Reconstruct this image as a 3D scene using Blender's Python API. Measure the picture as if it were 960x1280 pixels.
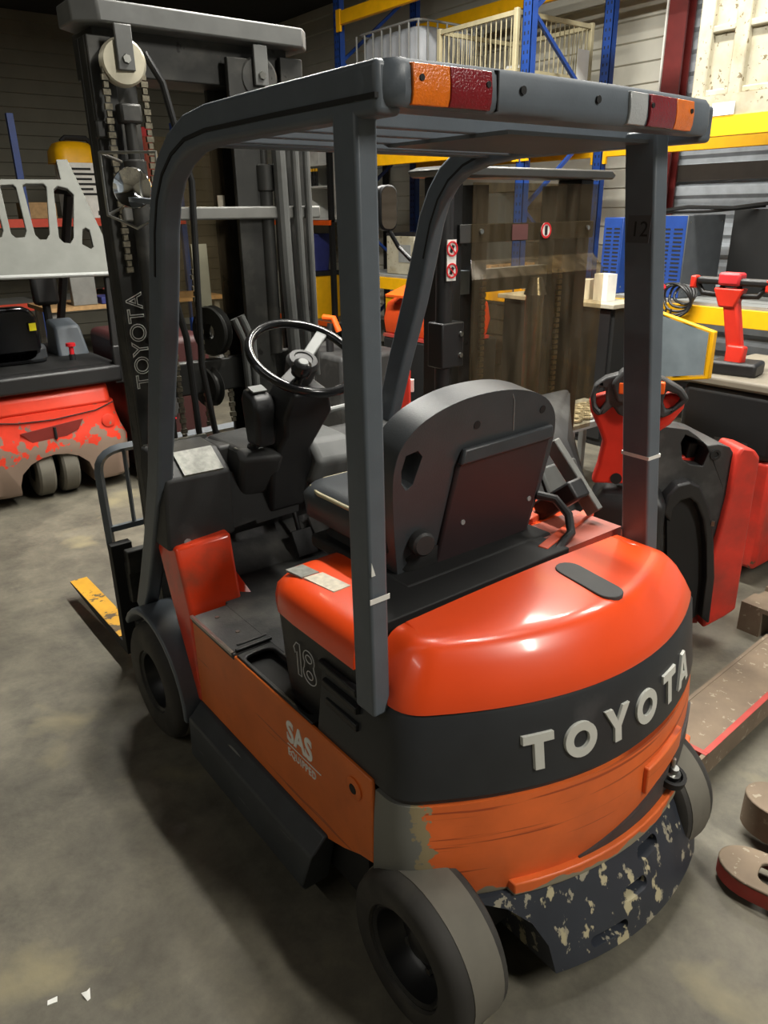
import bpy, bmesh, math, random
from mathutils import Vector, Matrix
random.seed(7)
for o in list(bpy.data.objects): bpy.data.objects.remove(o)
scene = bpy.context.scene
COL = scene.collection
PI = math.pi
# ------------------------------------------------------------------ camera
CAM = Vector((-1.33, -0.75, 1.80)); FPX = 940.0
def dirc(u, v): return Vector(((u-480)/FPX, -(v-640)/FPX, -1.0))
_F = dirc(-307, 275).normalized(); _R = dirc(1781, 246).normalized()
_R = (_R - _F*_R.dot(_F)).normalized(); _U = _R.cross(_F)
ROT = Matrix((_R, _F, _U))                     # camera space -> world
cam_d = bpy.data.cameras.new('camera'); cam = bpy.data.objects.new('camera', cam_d); COL.objects.link(cam)
cam_d.sensor_fit = 'VERTICAL'; cam_d.sensor_height = 36.0; cam_d.lens = 36.0*FPX/1280.0
cam_d.clip_start = 0.05; cam_d.clip_end = 100
m4 = ROT.to_4x4(); m4.translation = CAM; cam.matrix_world = m4
scene.camera = cam
# ------------------------------------------------------------------ light and exposure
scene.view_settings.view_transform = 'Standard'; scene.view_settings.look = 'None'
scene.view_settings.gamma = 1.0; scene.view_settings.use_curve_mapping = False
scene.view_settings.exposure = 0.12
world = bpy.data.worlds.new('world'); scene.world = world; world.use_nodes = True
world.node_tree.nodes['Background'].inputs[0].default_value = (0.9, 0.92, 1.0, 1)
world.node_tree.nodes['Background'].inputs[1].default_value = 0.016
def area(name, loc, sx, sy, power, col=(1.0, 0.97, 0.89), rot=(0, 0, 0)):
    d = bpy.data.lights.new(name, 'AREA'); d.shape = 'RECTANGLE'; d.size = sx; d.size_y = sy; d.energy = power; d.color = col
    o = bpy.data.objects.new(name, d); COL.objects.link(o); o.location = loc; o.rotation_euler = rot
    return o
area('ceiling_tube_or_fill_row', (0.95, 2.5, 4.2), 0.14, 4.6, 420)
area('ceiling_tube_or_fill_row', (0.95, -3.2, 4.2), 0.14, 2.4, 215)
area('ceiling_tube_or_fill_row', (3.3, 2.4, 4.2), 0.14, 3.6, 195)
area('ceiling_tube_or_fill_row', (-4.2, 0.5, 4.2), 0.14, 4.0, 40)  # added fill with no known tubes there, brightens the forklift's left side
# ------------------------------------------------------------------ geometry helpers
def P(u, v, **k):
    """world point where the sight line through photo pixel (u,v) meets the plane x=, y= or z="""
    d = ROT @ dirc(u, v); a = list(k)[0]; i = 'xyz'.index(a)
    t = (k[a]-CAM[i])/d[i]
    return CAM + d*t
def on_plane(u, v, p0, n):
    d = ROT @ dirc(u, v); t = (Vector(p0)-CAM).dot(n)/d.dot(n); return CAM + d*t
class MB:
    def __init__(s): s.v = []; s.f = []
    def add(s, vs, fs):
        b = len(s.v); s.v += [tuple(p) for p in vs]; s.f += [tuple(b+i for i in f) for f in fs]; return s
    def box(s, x0, x1, y0, y1, z0, z1):
        return s.add([(x0,y0,z0),(x1,y0,z0),(x1,y1,z0),(x0,y1,z0),(x0,y0,z1),(x1,y0,z1),(x1,y1,z1),(x0,y1,z1)],
            [(0,3,2,1),(4,5,6,7),(0,1,5,4),(1,2,6,5),(2,3,7,6),(3,0,4,7)])
    def obox(s, c, size, rot):
        """oriented box: rot = Matrix 3x3 or euler tuple"""
        R = rot if isinstance(rot, Matrix) else __import__('mathutils').Euler(rot).to_matrix()
        c = Vector(c); h = [q/2 for q in size]
        vs = [c + R @ Vector((sx*h[0], sy*h[1], sz*h[2])) for sz in (-1,1) for sx, sy in ((-1,-1),(1,-1),(1,1),(-1,1))]
        return s.add(vs, [(0,3,2,1),(4,5,6,7),(0,1,5,4),(1,2,6,5),(2,3,7,6),(3,0,4,7)])
    def bar(s, a, b, w, h, up=(0,0,1)):
        a = Vector(a); b = Vector(b); t = (b-a).normalized(); up = Vector(up)
        if abs(t.dot(up)) > .98: up = Vector((1,0,0))
        sx = t.cross(up).normalized(); uz = sx.cross(t)
        R = Matrix((sx, t, uz)).transposed()
        return s.obox((a+b)/2, (w, (b-a).length, h), R)
    def prism(s, poly, ax, a, b):
        def p3(q, d):
            return (d,q[0],q[1]) if ax=='x' else ((q[0],d,q[1]) if ax=='y' else (q[0],q[1],d))
        n = len(poly)
        return s.add([p3(q,a) for q in poly]+[p3(q,b) for q in poly],
            [tuple(range(n))[::-1], tuple(range(n,2*n))]+[(i,(i+1)%n,n+(i+1)%n,n+i) for i in range(n)])
    def loft(s, rings, caps=True):
        n = len(rings[0]); vs = [p for r in rings for p in r]; fs = []
        for k in range(len(rings)-1):
            for i in range(n):
                j = (i+1)%n; fs.append((k*n+i, k*n+j, (k+1)*n+j, (k+1)*n+i))
        if caps: fs += [tuple(range(n))[::-1], tuple(range((len(rings)-1)*n, len(rings)*n))]
        return s.add(vs, fs)
    def tube(s, path, r, n=10, closed=False):
        path = [Vector(p) for p in path]; N = len(path); rings = []; ref = None
        for i, p in enumerate(path):
            if closed: t = path[(i+1)%N]-path[i-1]
            else: t = path[min(i+1,N-1)]-path[max(i-1,0)]
            t.normalize()
            if ref is None: ref = Vector((0,0,1)) if abs(t.z)<.9 else Vector((1,0,0))
            a = (ref - t*ref.dot(t)).normalized(); ref = a; b = t.cross(a)
            rr = r[i] if isinstance(r,(list,tuple)) else r
            rings.append([p + a*(rr*math.cos(2*PI*k/n)) + b*(rr*math.sin(2*PI*k/n)) for k in range(n)])
        if closed:
            rings.append(rings[0]); return s.loft(rings, caps=False)
        return s.loft(rings)
    def lathe(s, prof, o, d, n=32, closed=False):
        """prof: (radius, along); spun round direction d from o"""
        o = Vector(o); d = Vector(d).normalized(); a = d.orthogonal().normalized(); b = d.cross(a)
        rings = [[o + d*h + a*(r*math.cos(2*PI*k/n)) + b*(r*math.sin(2*PI*k/n)) for k in range(n)] for r, h in prof]
        if closed: rings.append(rings[0])
        return s.loft(rings, caps=not closed)
    def sweep(s, path, x0, x1, d):
        """rectangular bar whose centre line runs in a plane x=const; path: (y,z[,d])"""
        rings = []; N = len(path)
        for i, p in enumerate(path):
            a = path[max(i-1,0)]; b = path[min(i+1,N-1)]
            ty, tz = b[0]-a[0], b[1]-a[1]; L = math.hypot(ty,tz); ny, nz = -tz/L, ty/L
            h = (p[2] if len(p)>2 else d)/2
            rings.append([(x0,p[0]-ny*h,p[1]-nz*h),(x1,p[0]-ny*h,p[1]-nz*h),(x1,p[0]+ny*h,p[1]+nz*h),(x0,p[0]+ny*h,p[1]+nz*h)])
        return s.loft(rings)
    def plate(s, outer, holes, off):
        """flat plate with holes, given as 3D loops, thickened by the vector off"""
        bm = bmesh.new(); loops = []
        for lp in [outer]+holes:
            vs = [bm.verts.new(p) for p in lp]; loops.append(vs)
        es = []
        for vs in loops:
            for i in range(len(vs)): es.append(bm.edges.new((vs[i], vs[(i+1)%len(vs)])))
        bmesh.ops.triangle_fill(bm, edges=es, use_beauty=True)
        bm.verts.index_update(); off = Vector(off); n = len(bm.verts)
        vs = [v.co.copy() for v in bm.verts]; fs = [tuple(v.index for v in f.verts) for f in bm.faces]
        side = []
        for lp in loops:
            for i in range(len(lp)):
                a, b = lp[i].index, lp[(i+1)%len(lp)].index; side.append((a,b,n+b,n+a))
        bm.free()
        return s.add(vs+[p+off for p in vs], fs+[tuple(n+i for i in f)[::-1] for f in fs]+side)
def rrect(x0, x1, y0, y1, r, n=4):
    pts = []
    for cx, cy, a0 in ((x1-r,y1-r,0),(x0+r,y1-r,90),(x0+r,y0+r,180),(x1-r,y0+r,270)):
        for k in range(n+1):
            a = math.radians(a0+90*k/n); pts.append((cx+r*math.cos(a), cy+r*math.sin(a)))
    return pts
def bez(a, b, c, n=6):
    a, b, c = Vector(a), Vector(b), Vector(c)
    return [tuple(a*(1-t)**2+b*2*t*(1-t)+c*t*t) for t in [i/n for i in range(n+1)]]
ROOTM = {}
def top_of(o):
    while o.parent: o = o.parent
    return o
def obj(name, mb, mat, parent=None, bev=0, seg=2, smooth=35, kind=None, label=None):
    me = bpy.data.meshes.new(name)
    vs = mb.v
    if parent is not None:
        r = top_of(parent); inv = ROOTM.get(r.name)
        if inv is not None: vs = [inv @ Vector(p) for p in vs]
    me.from_pydata([tuple(p) for p in vs], [], mb.f)
    bm = bmesh.new(); bm.from_mesh(me)
    bmesh.ops.recalc_face_normals(bm, faces=bm.faces); bm.to_mesh(me); bm.free()
    me.materials.append(mat); me.polygons.foreach_set('use_smooth', [True]*len(me.polygons))
    me.set_sharp_from_angle(angle=math.radians(smooth))
    o = bpy.data.objects.new(name, me); COL.objects.link(o); o.parent = parent
    if bev:
        b = o.modifiers.new('bevel','BEVEL'); b.width = bev; b.segments = seg; b.limit_method = 'ANGLE'; b.angle_limit = math.radians(32); b.harden_normals = False
    if kind: o['kind'] = kind
    if label: o['label'] = label
    return o
def carve(o, cutter):
    """cut a closed shape (world coordinates) out of an object for good"""
    c = obj('cutter', cutter, o.data.materials[0], o.parent)
    m = o.modifiers.new('cut','BOOLEAN'); m.object = c; m.operation = 'DIFFERENCE'; m.solver = 'EXACT'
    # cut goes before the bevel
    if len(o.modifiers) > 1: o.modifiers.move(len(o.modifiers)-1, 0)
    bevels = [(x.width, x.segments) for x in o.modifiers if x.type == 'BEVEL']
    for x in [x for x in o.modifiers if x.type == 'BEVEL']: o.modifiers.remove(x)
    bpy.context.view_layer.update()
    dg = bpy.context.evaluated_depsgraph_get()
    me = bpy.data.meshes.new_from_object(o.evaluated_get(dg)); me.name = o.name
    o.modifiers.clear(); o.data = me
    bpy.data.objects.remove(c)
    for w, sg in bevels:
        b = o.modifiers.new('bevel','BEVEL'); b.width = w; b.segments = sg; b.limit_method = 'ANGLE'; b.angle_limit = math.radians(32)
    me.polygons.foreach_set('use_smooth', [True]*len(me.polygons)); me.set_sharp_from_angle(angle=math.radians(35))
def root(name, label, cat, loc=(0,0,0), group=None, rz=0):
    o = bpy.data.objects.new(name, None); COL.objects.link(o); o.location = loc; o.rotation_euler = (0,0,rz)
    o['label'] = label; o['category'] = cat; o.empty_display_size = .1
    if group: o['group'] = group
    mm = Matrix.Translation(loc) @ Matrix.Rotation(rz,4,'Z'); ROOTM[o.name] = mm.inverted()
    return o
def tag(o, label, cat, group=None):
    o['label'] = label; o['category'] = cat
    if group: o['group'] = group
    return o
def text(name, body, size, mat, parent, org, xd, yd, depth=.001, offset=0, outline=0, sx=1, shear=0, space=1):
    cu = bpy.data.curves.new('t','FONT'); cu.body = body; cu.size = size; cu.offset = offset; cu.space_character = space
    cu.resolution_u = 4; cu.shear = shear
    if outline: cu.fill_mode = 'NONE'; cu.bevel_depth = outline; cu.bevel_resolution = 0
    else: cu.extrude = depth
    t = bpy.data.objects.new('t', cu); COL.objects.link(t); bpy.context.view_layer.update()
    me = bpy.data.meshes.new_from_object(t.evaluated_get(bpy.context.evaluated_depsgraph_get()))
    bpy.data.objects.remove(t)
    xd = Vector(xd).normalized(); yd = Vector(yd).normalized(); nd = xd.cross(yd); org = Vector(org)
    mb = MB(); mb.add([org + xd*(v.co.x*sx) + yd*v.co.y + nd*v.co.z for v in me.vertices], [tuple(p.vertices) for p in me.polygons])
    bpy.data.meshes.remove(me)
    return obj(name, mb, mat, parent, smooth=20)
# ------------------------------------------------------------------ materials
def lin(c):
    r = []
    for q in c:
        q /= 255.0; r.append(q/12.92 if q <= .04045 else ((q+.055)/1.055)**2.4)
    return tuple(r)+(1,)
MATS = {}
def mk(name, rgb, rough=.5, metal=0, var=.12, scale=9, wear=None, bump=0, bscale=60, dust=None, edge=None, spec=.5, coat=0, trans=0, alpha=1, stretch=None, streak=None):
    m = bpy.data.materials.new(name); m.use_nodes = True; nt = m.node_tree; N = nt.nodes; L = nt.links
    b = N['Principled BSDF']; tc = N.new('ShaderNodeTexCoord'); src = tc.outputs['Object']
    b.inputs['Roughness'].default_value = rough; b.inputs['Metallic'].default_value = metal
    b.inputs['Specular IOR Level'].default_value = spec; b.inputs['Coat Weight'].default_value = coat; b.inputs['Coat Roughness'].default_value = .12
    b.inputs['Transmission Weight'].default_value = trans; b.inputs['Alpha'].default_value = alpha
    def noise(sc, det=4, vec=None, rg=.55):
        n = N.new('ShaderNodeTexNoise'); n.inputs['Scale'].default_value = sc; n.inputs['Detail'].default_value = det; n.inputs['Roughness'].default_value = rg
        L.new(vec or src, n.inputs['Vector']); return n.outputs['Fac']
    def ramp(f, a, c):
        r = N.new('ShaderNodeValToRGB'); r.color_ramp.elements[0].position = a; r.color_ramp.elements[1].position = c; L.new(f, r.inputs[0]); return r.outputs[0]
    def mix(f, c1, c2, mode='MIX'):
        x = N.new('ShaderNodeMix'); x.data_type = 'RGBA'; x.blend_type = mode
        if hasattr(f,'links'): L.new(f, x.inputs[0])
        else: x.inputs[0].default_value = f
        for s_, c in ((6,c1),(7,c2)):
            if hasattr(c,'links'): L.new(c, x.inputs[s_])
            else: x.inputs[s_].default_value = c
        return x.outputs[2]
    base = lin(rgb); c = base
    if var:
        lo = tuple(q*(1-var) for q in base[:3])+(1,); hi = tuple(min(1,q*(1+var)) for q in base[:3])+(1,)
        c = mix(ramp(noise(scale), .3, .7), lo, hi)
    if streak:          # scratches stretched along the given object axis
        mp = N.new('ShaderNodeMapping'); mp.inputs['Scale'].default_value = streak[1]; L.new(src, mp.inputs[0])
        c = mix(ramp(noise(1, 3, mp.outputs[0]), streak[2], streak[2]+.04), c, lin(streak[0]))
    if dust:
        c = mix(ramp(noise(dust[1], 5), dust[2], dust[2]+.35), c, lin(dust[0]))
    if wear:
        vec = src
        if stretch:
            mp = N.new('ShaderNodeMapping'); mp.inputs['Scale'].default_value = stretch; L.new(src, mp.inputs[0]); vec = mp.outputs[0]
        for w in (wear if isinstance(wear, list) else [wear]):
            c = mix(ramp(noise(w[1], 4, vec, .6), w[2], w[2]+.025), c, lin(w[0]))
    if edge:
        for ax, v0, soft, col, amp, sc in edge:
            sp = N.new('ShaderNodeSeparateXYZ'); L.new(src, sp.inputs[0])
            ad = N.new('ShaderNodeMath'); ad.operation = 'MULTIPLY_ADD'; L.new(noise(sc,3), ad.inputs[0]); ad.inputs[1].default_value = amp; L.new(sp.outputs['xyz'.index(ax[1])], ad.inputs[2])
            mr = N.new('ShaderNodeMapRange'); L.new(ad.outputs[0], mr.inputs[0])
            a, e = (v0+amp*.5, v0+amp*.5-soft) if ax[0] == '<' else (v0+amp*.5, v0+amp*.5+soft)
            mr.inputs[1].default_value = a; mr.inputs[2].default_value = e
            c = mix(mr.outputs[0], c, lin(col))
    if hasattr(c,'links'): L.new(c, b.inputs['Base Color'])
    else: b.inputs['Base Color'].default_value = c
    if bump:
        bp = N.new('ShaderNodeBump'); bp.inputs['Strength'].default_value = bump; bp.inputs['Distance'].default_value = .004
        L.new(noise(bscale, 3), bp.inputs['Height']); L.new(bp.outputs[0], b.inputs['Normal'])
    MATS[name] = m
    return m
red = mk('fresh orange red paint', (236,76,26), .32, var=.06, scale=3, coat=.5, dust=((196,92,52),3,.72))
panel = mk('faded orange paint', (214,108,42), .42, var=.12, scale=5, dust=((150,74,36),4,.62), streak=((168,84,44),(1,2,50),.66))
cwor = mk('scuffed orange paint', (222,104,46), .45, var=.14, scale=6, wear=[((150,132,100),7,.72)], streak=((168,70,32),(1,3,60),.6),
    edge=[('<x',-.462,.003,(150,136,104),.12,22),('<x',-.485,.003,(116,116,110),.07,30),('<z',.318,.003,(140,132,112),.09,9)])
fender = mk('front fender paint', (220,62,26), .3, var=.08, coat=.4, dust=((124,76,58),8,.52))
dark = mk('dark grey paint', (88,95,102), .42, var=.08, scale=14, wear=((150,152,150),26,.765), bump=.05, bscale=220)
darkw = mk('chipped dark paint', (52,56,62), .45, var=.12, wear=((190,186,170),34,.735), dust=((92,92,88),6,.62))
black = mk('black plastic', (30,30,31), .45, var=.1, bump=.15, bscale=300)
blackd = mk('dusty black plastic', (46,46,46), .55, var=.15, dust=((96,96,94),5,.5), bump=.12, bscale=260)
band = mk('black counterweight paint', (40,42,45), .45, var=.12, dust=((86,84,84),5,.66))
skirtm = mk('scraped skirt', (58,62,66), .5, var=.15, wear=[((120,122,120),8,.66)], stretch=(1,.35,6), dust=((84,82,78),5,.6))
weightm = mk('chipped lower weight', (44,48,56), .48, var=.12, wear=[((150,144,126),30,.58),((178,168,136),15,.61)], stretch=(1,1,.55), dust=((86,82,82),4,.66))
grime = mk('dark grime', (66,62,62), .6, var=.2, dust=((44,42,42),9,.5))
rubber = mk('tyre rubber', (48,46,43), .75, var=.15, dust=((88,84,76),5,.5))
tread = mk('dusty tread', (104,100,90), .8, var=.12, dust=((78,75,68),3,.55))
rimm = mk('black rim', (26,26,27), .38, var=.2)
under = mk('underbody black', (18,18,18), .7)
matm = mk('rubber floor mat', (50,50,50), .6, var=.15, dust=((104,102,97),5,.44), bump=.2, bscale=120)
metal = mk('bare steel', (170,170,165), .3, 1, var=.2)
chrome = mk('chrome', (225,225,225), .08, 1, var=0)
plate_m = mk('data plate', (126,126,118), .5, .1, var=.25, scale=60)
decal = mk('pale decal', (206,196,176), .5, var=.18, scale=70)
white = mk('white paint', (226,226,220), .5, var=.06)
lett = mk('silver letter', (206,206,198), .4, .15, var=.08)
lens_a = mk('amber lens', (238,118,14), .22, var=.1, scale=40, coat=.6, bump=.4, bscale=240)
lens_r = mk('red lens', (128,14,26), .22, var=.1, scale=40, coat=.6, bump=.4, bscale=240)
lens_w = mk('clear lens', (176,178,178), .22, var=.1, coat=.6, bump=.4, bscale=240)
greyd = mk('dusty grey plastic', (134,136,134), .6, var=.12)
greylit = mk('light grey steel', (118,118,114), .5, var=.12, dust=((92,92,88),6,.6))
mastm = mk('greasy mast steel', (54,54,52), .45, .3, var=.25, dust=((96,94,88),7,.52), wear=((30,29,27),9,.64))
mastg = mk('mast grey paint', (98,99,97), .5, var=.15, dust=((70,70,66),6,.55))
chainm = mk('chain steel', (120,114,98), .45, .6, var=.4, scale=90)
hose = mk('black hose', (34,34,34), .4)
seatm = mk('black seat vinyl', (56,59,62), .42, var=.12, bump=.1, bscale=200)
seatback = mk('seat back cover', (46,34,36), .5, var=.15, scale=4)
maroon = mk('maroon steel', (104,34,32), .45, var=.15)
yellow = mk('rack yellow', (240,178,10), .45, var=.08, dust=((190,140,20),5,.66))
blue = mk('rack blue', (28,62,132), .45, var=.12)
blued = mk('dark blue plastic', (44,50,110), .5)
forkm = mk('worn yellow fork', (196,146,40), .5, var=.15, wear=((86,72,52),12,.58))
lred = mk('truck red', (214,50,34), .4, var=.1, dust=((150,40,32),5,.62))
lredw = mk('worn truck red', (206,54,40), .48, var=.14, dust=((142,54,44),6,.42), wear=((100,80,60),10,.68))
forkdust = mk('dusty steel deck', (112,97,80), .75, var=.2, scale=7, wear=((140,130,112),34,.62))
redrim = mk('dull red steel', (168,58,50), .6, var=.2, dust=((120,96,78),7,.5))
cream = mk('cream painted wire', (166,157,126), .55, var=.15)
beige = mk('dirty beige plastic', (168,162,142), .6, var=.14, wear=((104,92,68),26,.62), dust=((128,112,76),3.5,.5))
ibcm = mk('milky tank plastic', (176,180,186), .45, var=.06)
wood = mk('pallet wood', (168,134,90), .7, var=.22, scale=20)
lfor = mk('left forklift orange', (214,58,36), .42, var=.12, edge=[('<z',.40,.03,(132,112,98),.9,13)], wear=((116,104,94),14,.66))
lfgrey = mk('guard plate grey', (92,93,89), .85, var=.08, spec=.15)
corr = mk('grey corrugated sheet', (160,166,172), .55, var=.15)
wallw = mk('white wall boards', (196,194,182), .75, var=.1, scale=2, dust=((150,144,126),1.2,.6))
cardb = mk('cardboard white', (222,220,214), .7)
mirror_m = mk('mirror glass', (170,150,130), .05, 1, var=0)
sign_red = mk('sign red', (206,32,40), .5, var=0)
orangep = mk('orange plastic', (238,96,26), .4)
tan = mk('tan grey cover', (122,115,101), .6, var=.12)
ceilm = mk('ceiling dark', (46,46,44), .9)
def clear_mat():
    m = bpy.data.materials.new('smoky clear sheet'); m.use_nodes = True; nt = m.node_tree; N = nt.nodes; L = nt.links
    b = N['Principled BSDF']; b.inputs['Base Color'].default_value = lin((96,86,70)); b.inputs['Roughness'].default_value = .15
    t = N.new('ShaderNodeBsdfTransparent'); t.inputs[0].default_value = (.86,.80,.68,1); mx = N.new('ShaderNodeMixShader')
    n = N.new('ShaderNodeTexNoise'); n.inputs['Scale'].default_value = 6; n.inputs['Detail'].default_value = 5
    tc = N.new('ShaderNodeTexCoord'); mp = N.new('ShaderNodeMapping'); mp.inputs['Scale'].default_value = (3,3,.6); L.new(tc.outputs['Object'], mp.inputs[0]); L.new(mp.outputs[0], n.inputs[0])
    mr = N.new('ShaderNodeMapRange'); mr.inputs[1].default_value = .35; mr.inputs[2].default_value = .75; mr.inputs[3].default_value = .08; mr.inputs[4].default_value = .38; L.new(n.outputs[0], mr.inputs[0])
    L.new(mr.outputs[0], mx.inputs[0]); L.new(t.outputs[0], mx.inputs[1]); L.new(b.outputs[0], mx.inputs[2]); L.new(mx.outputs[0], N['Material Output'].inputs[0])
    return m
clear = clear_mat()
def floor_mat():
    m = mk('concrete floor', (103,99,88), .62, var=.25, scale=1.8, dust=((76,72,64),2.2,.52), bump=.25, bscale=40)
    nt = m.node_tree; N = nt.nodes; L = nt.links; b = N['Principled BSDF']
    src = b.inputs['Base Color'].links[0].from_socket
    tc = N.new('ShaderNodeTexCoord')
    n = N.new('ShaderNodeTexNoise'); n.inputs['Scale'].default_value = 5; n.inputs['Detail'].default_value = 10; n.inputs['Roughness'].default_value = .72; n.inputs['Distortion'].default_value = .1
    L.new(tc.outputs['Object'], n.inputs[0])
    r = N.new('ShaderNodeValToRGB'); r.color_ramp.elements[0].position = .32; r.color_ramp.elements[0].color = (.45,.44,.43,1); r.color_ramp.elements[1].position = .68; r.color_ramp.elements[1].color = (1.28,1.26,1.18,1); L.new(n.outputs[0], r.inputs[0])
    x = N.new('ShaderNodeMix'); x.data_type = 'RGBA'; x.blend_type = 'MULTIPLY'; x.inputs[0].default_value = .8; L.new(src, x.inputs[6]); L.new(r.outputs[0], x.inputs[7])
    n2 = N.new('ShaderNodeTexNoise'); n2.inputs['Scale'].default_value = 1.9; n2.inputs['Detail'].default_value = 7; n2.inputs['Distortion'].default_value = .3; L.new(tc.outputs['Object'], n2.inputs[0])
    r2 = N.new('ShaderNodeValToRGB'); r2.color_ramp.elements[0].position = .60; r2.color_ramp.elements[1].position = .70; L.new(n2.outputs[0], r2.inputs[0])
    y = N.new('ShaderNodeMix'); y.data_type = 'RGBA'; L.new(r2.outputs[0], y.inputs[0]); L.new(x.outputs[2], y.inputs[6]); y.inputs[7].default_value = lin((132,124,98))
    L.new(y.outputs[2], b.inputs['Base Color'])
    return m
# ================================================================== the setting
def struct(name, mb, mat, parent=None, **k):
    o = obj(name, mb, mat, parent, **k)
    if parent is None: o['kind'] = 'structure'
    return o
XW, YW, ZC = 5.6, 12.0, 4.45
struct('floor', MB().box(-6,XW+.2,-6,YW+.2,-.2,0), floor_mat())
struct('ceiling', MB().box(-6,XW+.2,-6,YW+.2,ZC,ZC+.15), ceilm)
def siding(fix, lo, hi, axis, pitch, depth, sgn, z0=0, z1=ZC):
    """lapped boards: a saw-tooth profile run along the wall"""
    prof = []; z = z0
    while z < z1-.01:
        prof += [(0, z), (sgn*depth, z+.012), (sgn*depth*.25, min(z+pitch, z1)-.002)]; z += pitch
    prof += [(0, z1), (-sgn*.12, z1), (-sgn*.12, z0)]
    mb = MB()
    if axis == 'y': mb.prism([(fix+d, q) for d, q in prof], 'y', lo, hi)
    else: mb.prism([(fix+d, q) for d, q in prof], 'x', lo, hi)
    return mb
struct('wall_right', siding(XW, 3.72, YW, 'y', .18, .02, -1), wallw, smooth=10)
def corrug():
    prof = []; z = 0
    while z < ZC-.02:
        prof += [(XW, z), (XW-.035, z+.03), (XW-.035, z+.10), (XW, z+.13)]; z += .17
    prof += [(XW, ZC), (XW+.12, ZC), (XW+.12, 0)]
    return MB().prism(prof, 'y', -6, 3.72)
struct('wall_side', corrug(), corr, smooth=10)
struct('trim_1', MB().box(XW-.06,XW-.03,-2,3.70,2.02,2.16), mk('dark gap strip',(56,50,44),.7))
struct('wall_back', siding(YW, -6, XW, 'x', .18, .02, -1), mk('dimmed wall boards',(120,117,104),.8,var=.12,scale=2), smooth=10)  # same boards as wall_right, the dim far end put into their colour
struct('wall_left', MB().box(-6.15,-6,-6,YW,0,ZC), MATS['dimmed wall boards'])  # unseen walls, colour kept dark to cut bounced light
struct('wall_rear', MB().box(-6,XW,-6.15,-6,0,ZC), MATS['dimmed wall boards'])
# maroon steel column against the right wall
sc = root('steel_column','tall maroon steel column with a pale edge standing against the right wall','column',(5.42,3.66,0))
obj('flange', MB().box(5.38,5.40,3.60,3.78,0,ZC-.001), maroon, sc); obj('flange', MB().box(5.50,5.52,3.60,3.78,0,ZC-.001), maroon, sc)
obj('web', MB().box(5.40,5.50,3.68,3.70,0,ZC-.001), maroon, sc)
obj('edge_strip', MB().box(5.37,5.40,3.785,3.80,0,ZC-.001), white, sc)
# ================================================================== main forklift
FL = root('forklift','orange and black counterbalance forklift with dark grey overhead guard, parked in the foreground','forklift',(0,.9,0))
def rearY(x): return .045 + .62*(x-.06)**2
def outline(ins=0, yf=.60, n=22):
    pts = [(-.53,yf),(-.53,min(.36,yf-.008))]
    pts += bez((-.53,.315),(-.53,rearY(-.52)+.01),(-.488,rearY(-.488)),5)
    pts += [(-.47+.94*i/n, rearY(-.47+.94*i/n)) for i in range(n+1)]
    pts += bez((.488,rearY(.488)),(.53,rearY(.52)),(.53,.24),5) + [(.53,.30),(.53,yf)]
    if not ins: return pts
    out = []
    for i, p in enumerate(pts):
        a = Vector(pts[max(i-1,0)]); b = Vector(pts[min(i+1,len(pts)-1)]); t = (b-a).normalized(); nn = Vector((-t.y, t.x))
        q = Vector(p) + nn*ins
        if i in (0, len(pts)-1): q.y = yf
        out.append((q.x, q.y))
    return out
def levels(lv, yf=.6):
    return MB().loft([[(x,y,z) for x, y in outline(i, yf)] for z, i in lv])
# --- counterweight
cw = obj('counterweight', levels([(.300,.004),(.312,-.002),(.50,.004),(.572,.010)], .345), cwor, FL)
obj('counterweight_groove', levels([(.572,.020),(.588,.020)], .345), grime, FL)
bandO = obj('counterweight_band', levels([(.586,.014),(.592,.008),(.68,.020),(.788,.034),(.802,.044)], .58), band, FL)
def hood_levels():
    yf = .405
    mb = [[(x*(1-i/.53), yf-(yf-y)*(1-i/.34), z) for x, y in outline(0, yf)] for z, i in [(.800,.036),(.810,.037),(.85,.056),(.888,.078),(.910,.096),(.922,.108),(.929,.124),(.9315,.145)]]
    last = mb[-1]
    for t_, z in ((.35,.936),(.7,.939),(.985,.940)): mb.append([(x*(1-.02*t_), y+(yf-y)*t_, z-.012*abs(x)**2*4) for x, y, q in last])
    return MB().loft(mb)
hood = obj('rear_hood', hood_levels(), red, FL, smooth=50)
# dark oval pad on the hood
a = Vector((.108,.335)); b_ = Vector((.094,.205)); w = .036; padpts = []
t = (b_-a).normalized(); nn = Vector((-t.y,t.x))
for k in range(9): an = PI*k/8; q = a - t*(w*math.sin(an)) + nn*(w*math.cos(an)); padpts.append((q.x,q.y))
for k in range(9): an = PI*k/8; q = b_ + t*(w*math.sin(an)) - nn*(w*math.cos(an)); padpts.append((q.x,q.y))
obj('hood_pad', MB().prism(padpts,'z',.905,.9165) if False else MB().loft([[(x,y,(.932+.006*min(1,max(0,(y-.20)/.17)))+dz) for x,y in padpts] for dz in (-.008,.005)]), mk('grey pad',(70,70,70),.6), hood, bev=.002)
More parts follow.
